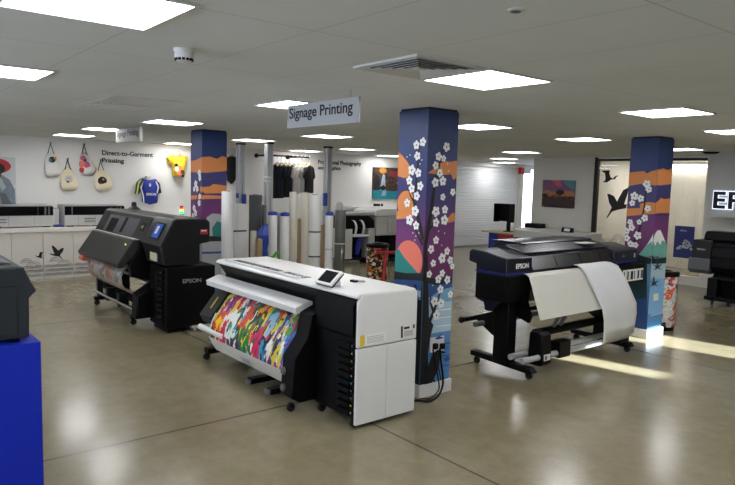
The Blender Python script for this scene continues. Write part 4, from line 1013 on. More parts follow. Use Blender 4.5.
# beacon on top (red, yellow, green)
c = PY(3.40, 181.5, 220); c = Vector((-8.4, 3.43, 1.37)); c.x = PY(3.43, 181.5, 214).x
B = MB(); B.cyl((c.x, c.y, 1.372), .03, .03, 'greyl'); bc = B.build('beacon_base', t)
for z, m in ((1.402, 'lampgrn'), (1.432, 'lampyel'), (1.462, 'lampred')):
    B = MB(); B.cyl((c.x, c.y, z), .024, .028, m); B.build('beacon_lamp', bc)
B = MB(); B.cyl((c.x, c.y, 1.490), .022, .012, 'black'); B.build('beacon_cap', bc)
c = PY(3.40, 134, 206)
B = MB(); B.loft([[(c.x+r*math.cos(a), 3.40+.6*r*math.sin(a), z) for a in [2*PI*k/16 for k in range(16)]] for r, z in ((.16, 1.37), (.12, 1.39), (.06, 1.42), (.06, 1.44), (.055, 1.47), (.02, 1.485))], 'char'); B.build('roll_holder_knob', t)
# ================================================================== NAVY PRINTER (right)
t = thing('wide_format_printer', 'dark navy printer with blank white paper hanging from its front, beside the right pillar', 'printer', (-4.1, 6.2, 0), 'wide format printers')
XF = -4.0
hp = [(-4.50, 1.10), (-4.50, 1.20), (-4.46, 1.225), (-4.25, 1.215), (XF, 1.17), (XF, .78), (-4.10, .70), (-4.16, .62), (-4.26, .62), (-4.28, .70), (-4.38, .72), (-4.40, 1.08)]
B = MB(); B.prism(hp, 'y', 5.0, 5.40, 'navy'); lh = B.build('left_housing', t, bevel=.012, seg=3)
B = MB(); B.box((XF-.002, 4.997, 1.005), (XF+.003, 5.40, 1.025), 'printerstripe'); B.box((-4.40, 4.997, 1.005), (XF+.003, 5.002, 1.025), 'printerstripe'); B.build('blue_stripe', lh)
B = MB(); a = PX(XF, 516, 268); b_ = PX(XF, 528.5, 266); B.text('EPSON', (XF+.001, a.y, a.z-.01), (0, 1, 0), (0, 0, 1), 'wh', w=b_.y-a.y, h=.05, depth=.002, bold=.015); B.build('lettering', lh)
B = MB(); B.box((-4.395, 4.998, .73), (XF+.002, 5.39, .995), 'black'); B.build('lower_shell', lh, bevel=.01)
# beam
B = MB(); B.prism([(-4.36, 1.255), (-4.14, 1.205), (-4.10, 1.17), (-4.10, 1.06), (-4.0, 1.01), (-4.02, .93), (-4.5, .93), (-4.5, 1.22)], 'y', 5.40, 6.97, 'navy'); bm_ = B.build('main_body', t, bevel=.006)
B = MB(); B.prism([(-4.5, .95), (-4.70, 1.0), (-4.76, 1.20), (-4.70, 1.262), (-4.36, 1.262), (-4.36, .95)], 'y', 5.66, 6.97, 'navy'); B.build('roll_housing', t, bevel=.008)
B = MB(); B.prism([(-4.36, 1.264), (-4.14, 1.208), (-4.11, 1.20), (-4.11, 1.192), (-4.15, 1.196), (-4.37, 1.252)], 'y', 5.42, 7.0, 'navyl'); B.build('front_flap', t, bevel=.004)
B = MB(); B.prism([(-4.74, 1.262), (-4.74, 1.275), (-4.36, 1.278), (-4.33, 1.264)], 'y', 5.64, 7.0, 'navyl'); B.build('top_lid', t, bevel=.004)
B = MB(); B.prism([(-4.10, 1.165), (-4.075, 1.16), (-4.0, 1.035), (-4.02, 1.02), (-4.1, 1.06)], 'y', 5.42, 6.95, 'blackcov'); fcv = B.build('front_cover', t)
B = MB()
for yy in (5.85, 6.3, 6.7): B.slab([Vector((-4.073, yy, 1.158)), Vector((-4.073, yy+.006, 1.158)), Vector((-3.999, yy+.006, 1.035)), Vector((-3.999, yy, 1.035))], (.002, 0, .001), 'blackm')
B.box((-4.085, 6.05, 1.165), (-4.06, 6.35, 1.172), 'greyd'); B.build('cover_handle', fcv)
B = MB(); B.box((-4.3, 6.55, 1.24), (-4.14, 6.80, 1.246), 'greyl'); B.build('instruction_card', t)
# right housing + ink bay
B = MB(); B.prism([(-4.5, 1.0), (-4.5, 1.20), (-4.3, 1.215), (XF-.02, 1.16), (XF, 1.14), (XF, 1.0)], 'y', 6.95, 7.47, 'navy'); rh = B.build('right_housing', t, bevel=.012, seg=3)
B = MB(); B.box((XF, 6.97, 1.005), (XF+.004, 7.46, 1.03), 'printerstripe'); B.box((XF+.0, 7.12, 1.08), (XF+.004, 7.17, 1.085), 'greyl'); B.box((XF, 7.12, 1.10), (XF+.004, 7.16, 1.104), 'greyl'); B.box((XF, 7.38, 1.06), (XF+.004, 7.41, 1.11), 'greyl'); B.build('control_marks', rh)
B = MB(); B.box((-4.4, 6.98, .74), (XF+.06, 7.55, .985), 'black'); ib = B.build('ink_bay', t, bevel=.012)
for k in range(6):
    y = 7.05+k*.078; B = MB(); B.box((XF+.058, y, .79), (XF+.066, y+.066, .93), 'wh'); B.box((XF+.066, y+.012, .81), (XF+.0675, y+.03+.018*(k % 3), .91), 'ink' if k % 2 == 0 else 'greyd'); B.build('ink_label', ib)
# underside, legs
B = MB(); B.prism([(-4.5, .93), (-4.03, .93), (-3.96, .86), (-4.05, .80), (-4.2, .66), (-4.45, .74)], 'y', 5.40, 7.0, 'black'); B.build('paper_path', t)
for yy, nm in ((5.15, 'l'), (6.98, 'r')):
    B = MB(); B.box((-4.20, yy-.07, .10), (-4.02, yy+.07, .80), 'black'); lg = B.build('leg', t, bevel=.008)
    B = MB(); B.prism([(-4.52, .085), (-4.52, .135), (-4.2, .14), (-3.76, .115), (-3.72, .075), (-3.8, .06)], 'y', yy-.045, yy+.045, 'black'); B.build('foot', lg, bevel=.006)
    B = MB(); B.box((-4.4, yy-.035, .136), (-4.25, yy+.035, .142), 'greyd'); B.build('foot_tread', lg)
    B = MB(); B.prism([(-4.52, .50), (-4.18, .62), (-4.16, .3), (-4.35, .40)], 'y', yy-.02, yy+.02, 'black'); B.build('rear_bracket', lg)
    for xx in (-4.46, -3.79):
        B = MB(); B.cyl((xx, yy-.012, .036), .036, .024, 'rubber', 'y', 16); B.box((xx-.012, yy-.02, .04), (xx+.012, yy+.02, .085), 'black'); B.build('castor', lg)
B = MB(); B.tube([(-4.53, 4.96, .475), (-4.53, 7.1, .475)], .026, 'black', 12); B.ball((-4.53, 4.96, .475), .034, 'black'); B.build('rear_feed_roller', t)
B = MB(); B.tube([(-4.38, 5.0, .45), (-4.38, 7.1, .45)], .028, 'greyd', 12); B.build('rear_guide_roller', t)
B = MB(); B.tube([(-3.80, 5.05, .19), (-3.80, 6.98, .19)], .030, 'aluw', 14); B.build('front_rail', t)
B = MB(); B.tube([(-3.95, 5.05, .20), (-3.95, 6.98, .20)], .030, 'aluw', 14); B.build('rear_rail', t)
B = MB(); B.tube([(-3.96, 5.45, .385), (-3.96, 6.9, .385)], .045, 'blackm', 16); B.build('take_up_roller', t)
B = MB(); B.prism([(-3.93, .15), (-3.92, .42), (-3.90, .44), (-3.80, .435), (-3.77, .41), (-3.75, .13), (-3.78, .10), (-3.92, .10)], 'y', 5.30, 5.46, 'black'); mo = B.build('take_up_motor', t, bevel=.015, seg=3)
B = MB(); B.box((-3.756, 5.33, .16), (-3.746, 5.43, .22), 'wh'); B.box((-3.746, 5.34, .17), (-3.745, 5.37, .21), 'greyd'); B.build('label_plate', mo)
B = MB(); B.box((-3.88, 5.60, .14), (-3.76, 5.80, .31), 'black'); B.build('rail_block', t, bevel=.01)
B = MB(); B.prism([(-3.99, .12), (-4.02, .42), (-3.85, .44), (-3.78, .25), (-3.78, .12)], 'y', 6.80, 7.0, 'black'); B.build('right_take_up_bracket', t, bevel=.01)
for yy in (5.72, 5.84):
    B = MB(); B.tube(droop([(-4.06, yy+.22, .70), (-3.96, yy+.14, .60), (-3.94, yy+.10, .52), (-3.95, yy, .40)], 5), .022, 'greyd', 8); B.build('support_arm', t)
B = MB(); B.prism([(-4.22, .92), (-3.98, .80), (-3.90, .58), (-3.92, .52), (-4.25, .62)], 'y', 5.27, 5.31, 'black'); B.build('paper_guide', t); B = MB(); B.prism([(-4.22, .92), (-3.98, .80), (-3.88, .5), (-3.92, .3), (-4.2, .42)], 'y', 6.9, 6.94, 'black'); B.build('paper_guide', t)
# paper
prf = [(-4.02, 1.008), (-3.965, 1.004), (-3.93, .985), (-3.905, .93), (-3.85, .78), (-3.77, .575)]
B = MB(); B.sheet(prf, 'y', 5.26, 6.93, .003, 'paper'); B.build('loaded_paper', t, 'large cream-white paper sheet')
# loose sheet folded over the right half, skewed to the right as it hangs
rows = [(-4.03, 1.05, 6.13, 6.74), (-3.955, 1.04, 6.14, 6.80), (-3.91, 1.01, 6.16, 6.85), (-3.88, .95, 6.19, 6.90), (-3.82, .79, 6.25, 6.97), (-3.745, .585, 6.32, 7.03), (-3.74, .45, 6.36, 7.05), (-3.75, .33, 6.385, 7.055), (-3.76, .19, 6.395, 7.05)]
vs = []; n = 13
for (x, z, y0, y1) in rows:
    for k in range(n): vs.append((x+.006*math.sin(k*.9+z*5), y0+(y1-y0)*k/(n-1), z+(.03*(k/(n-1)) if z < .3 else 0)))
B = MB(); B.add(vs, [(i*n+k, i*n+k+1, (i+1)*n+k+1, (i+1)*n+k) for i in range(len(rows)-1) for k in range(n-1)], 'paperw')
o = B.build('paper_sheet', label='white loose paper sheet hanging over the right half of the navy printer', cat='paper', loc=(-3.85, 6.6, .3), ang=80)
m_ = o.modifiers.new('thick', 'SOLIDIFY'); m_.thickness = .002
# ================================================================== PRINTER AT THE RIGHT EDGE
t = thing('wide_format_printer', 'black printer at the right edge, below the glowing letters', 'printer', (-4.2, 11.4, 0), 'wide format printers')
B = MB(); B.prism([(11.14, .76), (11.2, 1.05), (11.75, 1.05), (11.75, .5), (11.2, .5), (11.12, .55)], 'x', -5.02, -4.70, 'char'); h = B.build('left_housing', t, bevel=.012)
B = MB(); B.prism([(11.115, .745), (11.10, .55), (11.18, .49), (11.7, .49), (11.7, .745)], 'x', -5.045, -4.695, 'greydd'); B.build('lower_shell', h, bevel=.01)
B = MB(); a = PY(11.16, 699, 258); B.text('EPSON', (-4.93, 11.150, .88), (1, 0, 0), (0, .2, 1), 'grey', w=.13, h=.03, depth=.003, bold=.02); B.build('lettering', h)
B = MB(); B.prism([(11.14, .62), (11.17, 1.0), (11.26, 1.04), (11.75, 1.04), (11.75, .52), (11.2, .52)], 'x', -4.69, -3.0, 'black'); B.build('main_body', t, bevel=.01)
B = MB(); B.box((-4.67, 11.125, .80), (-3.1, 11.15, .95), 'blackg'); B.build('front_window', t)
B = MB(); B.prism([(11.25, 1.05), (11.27, 1.15), (11.33, 1.20), (11.6, 1.20), (11.68, 1.15), (11.7, 1.05)], 'x', -4.88, -3.0, 'black'); B.build('roll_cover', t, bevel=.02, seg=3)
B = MB(); B.prism([(11.15, .42), (11.25, .52), (11.6, .5), (11.6, .36)], 'x', -4.66, -3.1, 'blackm'); B.build('paper_basket', t)
for xx in (-4.6, -3.2):
    B = MB(); B.box((xx-.06, 11.35, .1), (xx+.06, 11.5, .52), 'black'); B.box((xx-.05, 11.05, .07), (xx+.05, 11.8, .12), 'black'); l_ = B.build('leg', t, bevel=.008)
    for yy in (11.1, 11.75):
        B = MB(); B.cyl((xx-.012, yy, .036), .036, .024, 'rubber', 'x', 14); B.box((xx-.02, yy-.012, .04), (xx+.02, yy+.012, .08), 'black'); B.build('castor', l_)
B = MB(); B.box((-4.72, 11.05, .08), (-3.1, 11.3, .14), 'black'); B.box((-4.70, 11.1, .14), (-4.55, 11.35, .44), 'black'); B.box((-4.55, 11.3, .1), (-3.2, 11.36, .42), 'blackm'); B.build('stand_frame', t)
# ================================================================== BLUE PLINTH AND DESKTOP PRINTER (left foreground)
B = MB(); B.box((-4.75, -.1, 0), (-3.8, .80, .975), 'blueplinth'); B.build('display_plinth', label='bright blue display plinth in the lower left corner under the slate printer', cat='plinth', loc=(-4.3, .35, 0), bevel=.004)
t = thing('desktop_printer', 'slate grey desktop printer on the bright blue plinth, left foreground', 'printer', (-4.2, .4, .975))
XD = -3.84
out = [PX(XD, *q) for q in ((24, 268), (36.7, 291), (29.5, 298), (29.5, 335.5))]
yf = .75
pf = [(.0, 1.36), (.45, 1.395), (.70, 1.388), (out[0].y, out[0].z), (out[1].y, out[1].z), (out[2].y, out[2].z), (out[3].y, .998), (.0, .998)]
B = MB(); B.prism(pf, 'x', -4.62, XD-.003, 'slate'); sh = B.build('case', t, bevel=.006)
B = MB(); B.prism([(.02, 1.355), (.45, 1.388), (.697, 1.382), (.697, 1.02), (.02, 1.02)], 'x', XD-.004, XD+.004, 'slate'); B.build('side_panel', sh, bevel=.004)
B = MB(); B.box((XD+.002, .1, 1.285), (XD+.0055, .693, 1.288), 'black'); B.build('panel_seam', sh)
B = MB(); B.prism([(.1, 1.385), (.2, 1.425), (.55, 1.43), (.70, 1.395), (.45, 1.39)], 'x', -4.55, -3.95, 'greyd'); B.build('lid', t, bevel=.008)
for xx in (-4.55, -3.93):
    for yy in (.05, .66): B = MB(); B.box((xx, yy, .975), (xx+.06, yy+.05, .999), 'black'); B.build('foot', t)
# ================================================================== ROLLS AND POLES
def xs_at(X, a, b, y): p, q = PX(X, a, y), PX(X, b, y); return p, q
def roll(label, X, a, b, ytop, m, band=(), cap=None, wrap=None, name='media_roll', H=None, extra=None):
    p, q = xs_at(X, a, b, ytop); d = math.hypot(p.x, p.y); ang = p.y/ d
    # apparent width turned into a radius square to the line of sight
    va = ray((a+b)/2, ytop); va.z = 0; va.normalize(); chord = Vector((q.x-p.x, q.y-p.y, 0)); r = abs(chord.cross(va).z)/2
    c = (p+q)/2; h = H or c.z
    t = thing(name, label, 'roll', (c.x, c.y, 0), 'rolls of printing media standing by the metal poles')
    B = MB(); B.lathe([(r*.98, 0), (r, .01), (r, h-.01), (r*.97, h), (r*.42, h), (r*.42, h-.04)], (c.x, c.y, 0), m, 24); B.build('roll', t)
    B = MB(); B.lathe([(r*.42, h-.03), (r*.42, h+.012), (r*.30, h+.012), (r*.30, h-.03)], (c.x, c.y, 0), 'tan' if not cap else cap, 18); B.build('core', t)
    for (py, mm) in band:
        z = PX(X, (a+b)/2, py).z; B = MB(); B.lathe([(r*1.0, z-.012), (r*1.012, z-.012), (r*1.012, z+.012), (r*1.0, z+.012)], (c.x, c.y, 0), mm, 24); B.build('band', t)
    if cap:
        B = MB(); B.lathe([(r*1.02, h-.05), (r*1.03, h-.045), (r*1.03, h+.004), (r*.45, h+.006)], (c.x, c.y, 0), cap, 24); B.build('end_cap', t)
    return t, c, r, h
roll('tall white media roll in front of the right edge of the left painted pillar', -7.95, 221.5, 233.5, 191.5, 'whitep')
# tall white carton with a dark strap
a, b = xs_at(-8.95, 234, 246.5, 204)
t = thing('media_carton', 'tall white carton with a dark strap, in front of the first metal pole', 'box', ((a.x+b.x)/2-.06, (a.y+b.y)/2, 0))
B = MB(); B.box((-9.11, a.y, 0), (-8.95, b.y, a.z), 'whitep'); B.build('carton', t, bevel=.006)
z = PX(-8.95, 240, 231).z; B = MB(); B.box((-9.113, a.y-.003, z-.012), (-8.947, b.y+.003, z+.012), 'navyb'); B.build('strap', t)
z = a.z; B = MB(); B.slab([Vector((-8.948, a.y+.05, z)), Vector((-8.948, a.y+.06, z-.55)), Vector((-8.948, a.y+.064, z-.55)), Vector((-8.948, a.y+.055, z))], (.001, 0, 0), 'greyl'); B.build('carton_seam', t)
roll('tall dark grey media roll right of the white carton', -9.35, 249, 262, 195, 'darkroll')
roll('slim grey media roll tucked between the dark grey roll and the second metal pole', -9.35, 262, 266, 205, 'greyd')
roll('short cream media roll leaning next to the blue plastic wrap', -8.85, 250.5, 256.5, 231, 'creamroll')
roll('short tan cardboard roll beside the blue plastic wrap', -8.75, 256, 262.5, 239, 'tan')
roll('white media roll with blue end cap, right of the blue plastic wrap', -8.95, 268, 277.5, 212, 'whitep', cap='bluecap')
roll('slim grey tube between the two white rolls with blue end caps', -9.2, 277.5, 281, 214, 'alu')
roll('white media roll with blue end cap, left of the tall cream roll', -8.95, 280.5, 289.5, 213, 'whitep', cap='bluecap')
roll('tall cream media roll under the black shirts of the clothes rail', -9.2, 289.5, 297.5, 192, 'creamroll')
roll('thin tan tube between the two tall cream rolls', -9.25, 297.5, 301.5, 219, 'tan')
roll('tall cream media roll under the white shirts of the clothes rail', -9.2, 301.5, 309.5, 192.5, 'creamroll')
roll('wide white media roll with two dark bands, left of the third metal pole', -9.15, 308.5, 321.5, 195, 'whitep', band=((231.5, 'navyb'), (256, 'navyb')))
roll('slim pinkish tube right of the white roll with two dark bands', -9.35, 321, 325, 225, 'tan')
roll('white media roll with blue end cap in front of the third metal pole', -8.95, 325.5, 333.5, 212.5, 'whitep', cap='bluecap', band=((249, 'greyl'),))
t_, c, r, h = roll('silver-grey plastic wrapped roll right of the third metal pole', -9.2, 335, 346, 210, 'silver')
B = MB(); B.lathe([(r*.55, h), (r*.7, h+.03), (r*.6, h+.10), (r*.3, h+.14)], (c.x-.02, c.y-.01, 0), 'greyl', 18); B.build('plastic_bunch', t_)
z = PX(-9.2, 347, 243).z; B = MB(); B.lathe([(r*1.01, z-.01), (r*1.02, z-.01), (r*1.02, z+.01), (r*1.01, z+.01)], (c.x, c.y, 0), 'greyl', 20); B.build('band', t_)
# crumpled blue plastic wrap
rb = random.Random(5)
def lump(label, pts, rs, m, name):
    rings = []
    for (p, r) in zip(pts, rs):
        rings.append([(p[0]+r*math.cos(2*PI*k/12)*(.7+.5*rb.random()), p[1]+r*math.sin(2*PI*k/12)*(.7+.5*rb.random()), p[2]+.02*rb.random()) for k in range(12)])
    B = MB(); B.loft(rings, m); return B.build(name, label=label, cat='plastic wrap', loc=pts[0], ang=25)
X = -8.8; P = [PX(X, *q) for q in ((263.5, 262), (263, 250), (264, 243), (262.5, 236), (264, 230), (266.5, 225))]
P = [Vector((P[0].x, P[0].y, .02)), Vector((P[0].x, P[0].y, .35))]+P
lump('crumpled blue plastic wrap standing between the short rolls', P, [.08, .075, .07, .06, .075, .105, .06, .02], 'bluebag', 'plastic_wrap')
# green strip at the foot of the white rolls
a = PX(-8.8, 269, 260); b = PX(-8.8, 278, 254)
B = MB(); B.tube(droop([(-8.78, a.y-.06, a.z-.2), (-8.8, a.y, a.z), (-8.8, (a.y+b.y)/2, (a.z+b.z)/2+.01), (-8.8, b.y, b.z), (-8.78, b.y+.05, .3), (-8.78, b.y+.03, .02)]), .022, 'green', 8)
B.build('green_hose', label='bright green strip in front of the white rolls with blue caps', cat='strip', loc=(-8.8, a.y, 0))
# poles
def pole(label, px, X, ytop, clamps):
    c = PX(X, px, ytop); x, y, z1 = c
    t = thing('display_pole', label, 'pole', (x, y, 0), 'metal display poles')
    pr = []
    for k in range(4):
        a = k*PI/2; ca, sa = math.cos(a), math.sin(a)
        for (u, v) in ((.058, -.05), (.058, -.012), (.042, -.012), (.042, .012), (.058, .012), (.058, .05), (.05, .058)): pr.append((x+u*ca-v*sa, y+u*sa+v*ca))
    B = MB(); B.prism(pr, 'z', .02, z1-.03, 'aluw'); B.build('post', t)
    B = MB(); B.box((x-.065, y-.065, z1-.03), (x+.065, y+.065, z1), 'black'); B.build('cap', t, bevel=.006)
    B = MB(); B.cyl((x, y, 0), .16, .02, 'greyd', n=28); B.build('base_plate', t)
    for (a, b, c_, d, m) in clamps:
        p, q = PX(X+.08, a, c_), PX(X+.08, b, d); B = MB(); B.box((x+.05, p.y, q.z), (x+.10, q.y, p.z), m); B.build('clamp', t, bevel=.01)
    return t
pole('first metal pole from the left, behind the white carton', 240.7, -9.65, 143, ((236.5, 238.5, 193, 198, 'bluecap'), (242.5, 246, 194, 206, 'bluecap')))
pole('second metal pole from the left, left end of the clothes rail', 269, -9.6, 142.3, ((264, 271, 176.5, 178, 'white'), (264, 270, 180.5, 182, 'white')))
pole('third metal pole, in front of the professional photography lettering', 328.3, -9.65, 146.5, ((323.5, 327, 193, 206, 'bluecap'),))
# ================================================================== CLOTHES RAIL
XC = -12.45
a, b = PX(XC, 265, 155), PX(XC, 309, 157.3)
zr = (a.z+b.z)/2
t = thing('clothes_rail', 'black wall clothes rail behind the second metal pole', 'clothes rail', (XC, (a.y+b.y)/2, zr))
B = MB(); B.tube([(XC, a.y, zr), (XC, b.y, zr)], .018, 'black', 12); B.ball((XC, a.y, zr), .04, 'black'); B.build('rail', t)
for yy in (a.y+.12, b.y-.2):
    B = MB(); B.tube([(XC, yy, zr), (XW+.005, yy, zr)], .02, 'black', 10); B.cyl((XW, yy, zr), .05, .012, 'black', 'x'); B.build('wall_bracket', t)
def garment(label, px, m, zl, rot, name='t_shirt'):
    c = PX(XC, px, 160); y = c.y; z0 = zr-.20
    t = thing(name, label, 'shirt', (XC, y, zr-.9), 'shirts on the clothes rail')
    H = zl
    outl = [(.07, 0), (.10, .005), (.24, -.05), (.34, -.26), (.26, -.30), (.215, -.22), (.225, -H), (-.225, -H), (-.215, -.22), (-.26, -.30), (-.34, -.26), (-.24, -.05), (-.10, .005), (-.07, 0), (0, -.03)]
    ca, sa = math.cos(rot), math.sin(rot)
    rings = []
    for (s_, o) in ((.93, -.035), (1, -.018), (1, .018), (.93, .035)):
        rings.append([(XC+u*s_*ca-o*sa, y+u*s_*sa+o*ca, z0+v*(.5+.5*s_)+.0) for u, v in outl])
    B = MB(); B.loft(rings, m); B.build('garment', t, ang=60)
    B = MB(); B.tube([(XC+.2*ca, y+.2*sa, z0-.03), (XC, y, z0+.05), (XC-.2*ca, y-.2*sa, z0-.03)], .016, 'wood', 8)
    B.tube([(XC, y, z0+.05), (XC, y, zr-.005), (XC+.012*ca, y+.012*sa, zr+.022), (XC+.03*ca, y+.03*sa, zr+.012)], .005, 'steel', 6); B.build('hanger', t)
rots = [-1.15, -1.05, -1.1, -1.0, -1.08, -.98, -1.05, -1.0, -.95]
for k, (px, m, zl, lab) in enumerate(((277.5, 'clothblack', .74, 'black shirt nearest the second metal pole on the clothes rail'),
    (281.5, 'clothblack', .70, 'black shirt second from the left end of the clothes rail'), (285.5, 'clothnavy', .72, 'very dark shirt third from the left on the clothes rail'),
    (289.5, 'clothblack', .68, 'black shirt fourth from the left on the clothes rail'), (293.5, 'clothnavy', .64, 'dark navy shirt next to the pinkish white shirt on the clothes rail'),
    (298, 'clothpink', .62, 'pinkish white shirt hanging on the clothes rail'), (302, 'clothwhite', .60, 'bright white shirt hanging on the clothes rail'),
    (305.5, 'clothgrey', .58, 'pale grey shirt hanging on the clothes rail'), (309.5, 'clothblack', .62, 'black shirt at the right end of the clothes rail'))):
    garment(lab, px, m, zl, rots[k])
# ================================================================== BINS WITH KOI PATTERN
def drum(label, c, r, h, m, lid):
    t = thing('waste_drum', label, 'bin', c, 'koi patterned drums')
    B = MB(); B.lathe([(r*.93, .05), (r*.95, .06), (r, h-.06), (r*.99, h-.05)], c, m, 32); B.build('drum', t)
    B = MB(); B.lathe([(r*.86, 0), (r*.9, .01), (r*.94, .05), (r*.8, .055)], c, 'black', 32); B.build('base', t)
    B = MB(); B.lathe([(r*1.03, h-.07), (r*1.05, h-.06), (r*1.04, h-.015), (r*.95, h), (r*.6, h-.005), (r*.55, h-.03), (0, h-.03)], c, 'black', 32); B.build('lid', t)
dc = PZ(0, 376.5, 283)
drum('orange and black koi patterned drum with black lid, left of the centre pillar', dc, .205, .745, 'koi', 0)
drum('white and red koi patterned drum with black lid, right of the right pillar', Vector((-4.19, 8.56, 0)), .18, .80, 'koiw', 0)
# folded dark trolley handle behind the right drum
B = MB(); c = PX(-4.2, 667, 255); B.box((-4.30, 8.50, .772), (-4.22, 8.62, 1.0), 'black'); B.build('bottle', label='black item standing on the lid of the white koi drum', cat='bottle', loc=(-4.26, 8.56, .8), bevel=.02)
# red tube stand beside the centre drum
t = thing('red_stand', 'red metal tube stand leaning beside the orange koi drum', 'stand', (-8.7, 7.8, 0))
p = [PX(-8.72, *q) for q in ((377, 252.5), (398, 252.5), (386, 256), (381, 286))]
B = MB(); B.tube([p[0], p[1]], .028, 'redt', 10); B.build('top_bar', t)
B = MB(); B.tube([Vector((-8.72, p[2].y, p[0].z)), Vector((-8.68, p[3].y, .02))], .03, 'redt', 10); B.build('leg', t)
B = MB(); B.tube([Vector((-8.72, p[1].y-.02, p[0].z)), Vector((-8.70, p[1].y, .02))], .028, 'redt', 10); B.build('leg', t)
# ================================================================== BACKGROUND PRINTERS (back wall)
t = thing('photo_printer', 'black and grey printer with white paper loops and blue cloth, behind the orange drum', 'printer', (-11.7, 9.05, 0))
X = -11.5
y0, y1 = PX(X, 343, 230).y, PX(X, 375, 230).y
B = MB(); B.box((-12.2, y0, .12), (X, y0+.27, .80), 'greyl'); B.build('side_panel', t, bevel=.01); B = MB(); B.box((-12.2, y1-.19, .12), (X, y1, .80), 'greyl'); B.build('side_panel', t, bevel=.01)
B = MB(); B.box((-12.15, y0+.2, .10), (X-.25, y1-.15, .85), 'blackm'); B.box((-12.2, y0, .09), (X, y1, .12), 'black'); B.build('inner_body', t)
pf = [(y0-.03, .80), (y0-.03, 1.02), (y0+.1, 1.10), (y1-.2, 1.10), (y1-.03, 1.0), (y1, .80)]
B = MB(); B.prism(pf, 'x', -12.2, X+.02, 'black'); B.build('black_head', t, bevel=.04, seg=4)
B = MB(); B.box((-12.25, y0-.05, 1.10), (X-.05, y1+.05, 1.16), 'grey'); B.build('top_cover', t, bevel=.01)
B = MB(); B.box((X-.2, y0+.26, .62), (X+.06, y1-.2, .66), 'white'); B.build('paper_tray', t, bevel=.005)
for yy in (y0+.30, y0+.52):
    B = MB(); pp = droop([(X+.02, yy, .66), (X+.07, yy-.01, .85), (X+.05, yy-.06, .98), (X+.0, yy-.12, 1.0)], 6)
    for q0, q1 in zip(pp[:-1], pp[1:]): B.slab([q0, q1, q1+Vector((0, .06, 0)), q0+Vector((0, .06, 0))], (.004, 0, .002), 'paperw')
    B.build('paper_loop', t)
B = MB(); yb_ = y0+.50; B.loft([[(X-.05+.05*math.cos(2*PI*k/10), yb_+w*math.sin(2*PI*k/10)+o, z) for k in range(10)] for (z, w, o) in ((.60, .05, .05), (.5, .09, .02), (.38, .08, -.02), (.28, .05, -.04), (.2, .03, -.05))], 'bluestripe'); B.build('blue_cloth', t)
t = thing('photo_printer', 'pale grey printer with white top between the koi drum and the centre pillar', 'printer', (-11.8, 10.1, 0))
y0, y1 = PX(X, 376.5, 225).y, 10.75
B = MB(); B.box((-12.3, y0+.02, .62), (X-.02, y1, 1.08), 'greyl'); B.build('body', t, bevel=.02)
B = MB(); B.prism([(y0-.02, 1.08), (y0-.02, 1.20), (y0+.12, 1.24), (y1, 1.24), (y1, 1.08)], 'x', -12.35, X, 'white'); B.build('top_cover', t, bevel=.015)
B = MB(); B.box((X-.02, y0+.36, .68), (X+.06, y1-.02, 1.02), 'greyl'); B.build('front_housing', t, bevel=.02)
B = MB()
B.box((-12.2, y0+.08, .05), (X-.1, y0+.18, .62), 'black'); B.box((-12.2, y0+.5, .05), (X-.1, y1, .62), 'blackm'); B.box((-12.3, y0+.08, 0), (X-.02, y1, .05), 'black'); B.build('stand', t)
# light grey printer in front of the sunset wall
t = thing('plotter', 'long light grey printer with small control screen under the sunset picture', 'printer', (-8.7, 12.45, 0))
yf = 12.2
B = MB(); B.prism([(yf, .60), (yf, .84), (yf+.08, .885), (YB-.04, .885), (YB-.04, .58), (yf+.1, .58)], 'x', -9.62, -7.72, 'greyl'); B.build('body', t, bevel=.012)
B = MB(); B.box((-9.60, yf-.004, .585), (-8.2, yf, .665), 'blackm'); B.build('paper_slot', t)
a, b = PY(yf+.1, 562, 229.3), PY(yf+.1, 573, 234)
B = MB(); B.prism([(yf+.06, .88), (yf+.10, .985), (yf+.12, .985), (yf+.14, .88)], 'x', a.x, b.x, 'black'); cp = B.build('control_panel', t, bevel=.006)
B = MB(); B.slab([Vector((a.x+.07, yf+.07, .905)), Vector((b.x-.07, yf+.07, .905)), Vector((b.x-.07, yf+.092, .965)), Vector((a.x+.07, yf+.092, .965))], (0, -.003, 0), 'lcd'); B.build('screen', cp)
B = MB(); B.box((-8.55, yf-.002, .78), (-8.38, yf+.0, .79), 'greyd'); B.build('badge', t)
for xx in (-9.4, -7.95):
    B = MB(); B.box((xx-.05, 12.45, .05), (xx+.05, 12.65, .6), 'greyd'); B.box((xx-.05, 12.25, 0), (xx+.05, 12.85, .06), 'greyd'); B.build('leg', t)
B = MB(); B.box((-9.62, 12.6, .885), (-9.2, YB-.05, .99), 'black'); B.build('storage_box', label='black box on the left end of the light grey printer near the bright window', cat='box', bevel=.01)
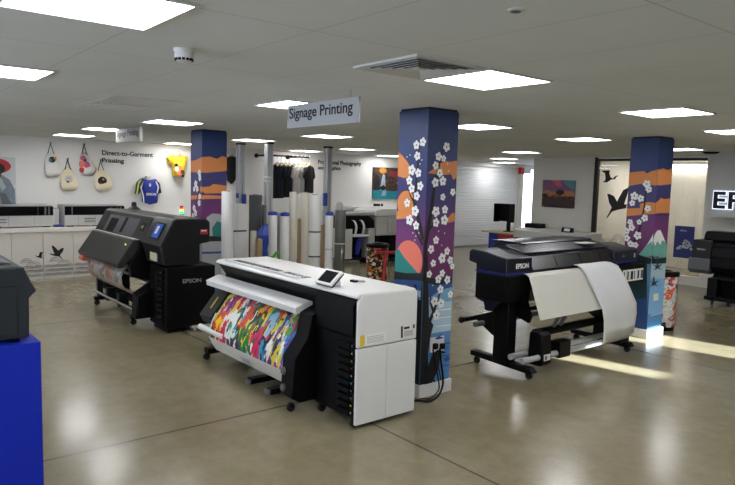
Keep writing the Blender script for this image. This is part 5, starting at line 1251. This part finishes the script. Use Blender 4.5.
# low counter with monitor by the shutter
yd = 14.85
c0, c1 = PY(yd, 489, 231), PY(yd, 513, 232); zt = c0.z
t = thing('counter_desk', 'low blue and red counter with pale top in front of the white shutter', 'desk', ((c0.x+c1.x)/2, yd+.3, 0))
B = MB(); B.box((PY(yd, 484, 230).x, yd-.12, zt-.03), (c1.x+.1, yd+.9, zt+.01), 'creamtop'); B.build('desk_top', t, bevel=.006)
B = MB(); B.box((c0.x, yd, .0), (c0.x+.36, yd+.8, zt-.03), 'bluestripe'); B.build('blue_panel', t)
B = MB(); B.box((c0.x+.36, yd, .0), (c1.x+.08, yd+.8, zt-.03), 'red'); B.build('red_panel', t)
a, b = PY(yd+.25, 499.5, 204), PY(yd+.25, 513.5, 222); e = PY(yd+.25, 508, 229)
t = thing('monitor', 'black hooded monitor on the blue and red counter by the shutter', 'monitor', ((a.x+b.x)/2, yd+.25, zt+.01))
B = MB(); B.box((a.x, yd+.22, b.z), (b.x, yd+.27, a.z), 'black'); B.build('screen_case', t, bevel=.01)
B = MB(); B.box((a.x-.01, yd+.02, b.z-.02), (a.x+.015, yd+.27, a.z+.01), 'black'); B.box((b.x-.015, yd+.02, b.z-.02), (b.x+.01, yd+.27, a.z+.01), 'black'); B.box((a.x-.01, yd+.02, a.z), (b.x+.01, yd+.27, a.z+.02), 'black'); B.build('hood', t)
B = MB(); B.box((e.x-.06, yd+.24, zt+.02), (e.x+.06, yd+.29, b.z+.05), 'black'); B.box((e.x-.17, yd+.14, zt+.01), (e.x+.17, yd+.38, zt+.03), 'black'); B.build('stand', t, bevel=.006)
B = MB(); c = PY(yd+.05, 498, 229.5); B.box((c.x-.25, yd-.02, zt+.01), (c.x+.12, yd+.15, zt+.03), 'greyl'); B.build('keyboard', label='small pale keyboard on the counter in front of the monitor', cat='keyboard', bevel=.004)
# black cable on the floor trim at the right

# ================================================================== LIGHT
w = bpy.data.worlds.new('world'); SC.world = w; w.use_nodes = True
nt = w.node_tree; bg = nt.nodes['Background']
bg.inputs['Color'].default_value = (.70, .80, 1.0, 1); bg.inputs['Strength'].default_value = 6
sd_ = bpy.data.lights.new('sun', 'SUN'); sd_.energy = 60; sd_.angle = math.radians(.6); sd_.color = (.88, .95, 1)
so = bpy.data.objects.new('sun', sd_); COL.objects.link(so)
dirn = Vector((-1, -.21, -.285)).normalized()
so.rotation_euler = dirn.to_track_quat('-Z', 'Y').to_euler(); so.location = (6, 9, 5)
vs_ = SC.view_settings; vs_.view_transform = 'Standard'; vs_.look = 'None'; vs_.gamma = 1; vs_.use_curve_mapping = False; vs_.exposure = 0.0
SC.cycles.max_bounces = 10; SC.cycles.diffuse_bounces = 5; SC.cycles.transparent_max_bounces = 12; SC.cycles.sample_clamp_indirect = 0
SC.cycles.use_denoising = True; SC.cycles.caustics_reflective = False; SC.cycles.caustics_refractive = False
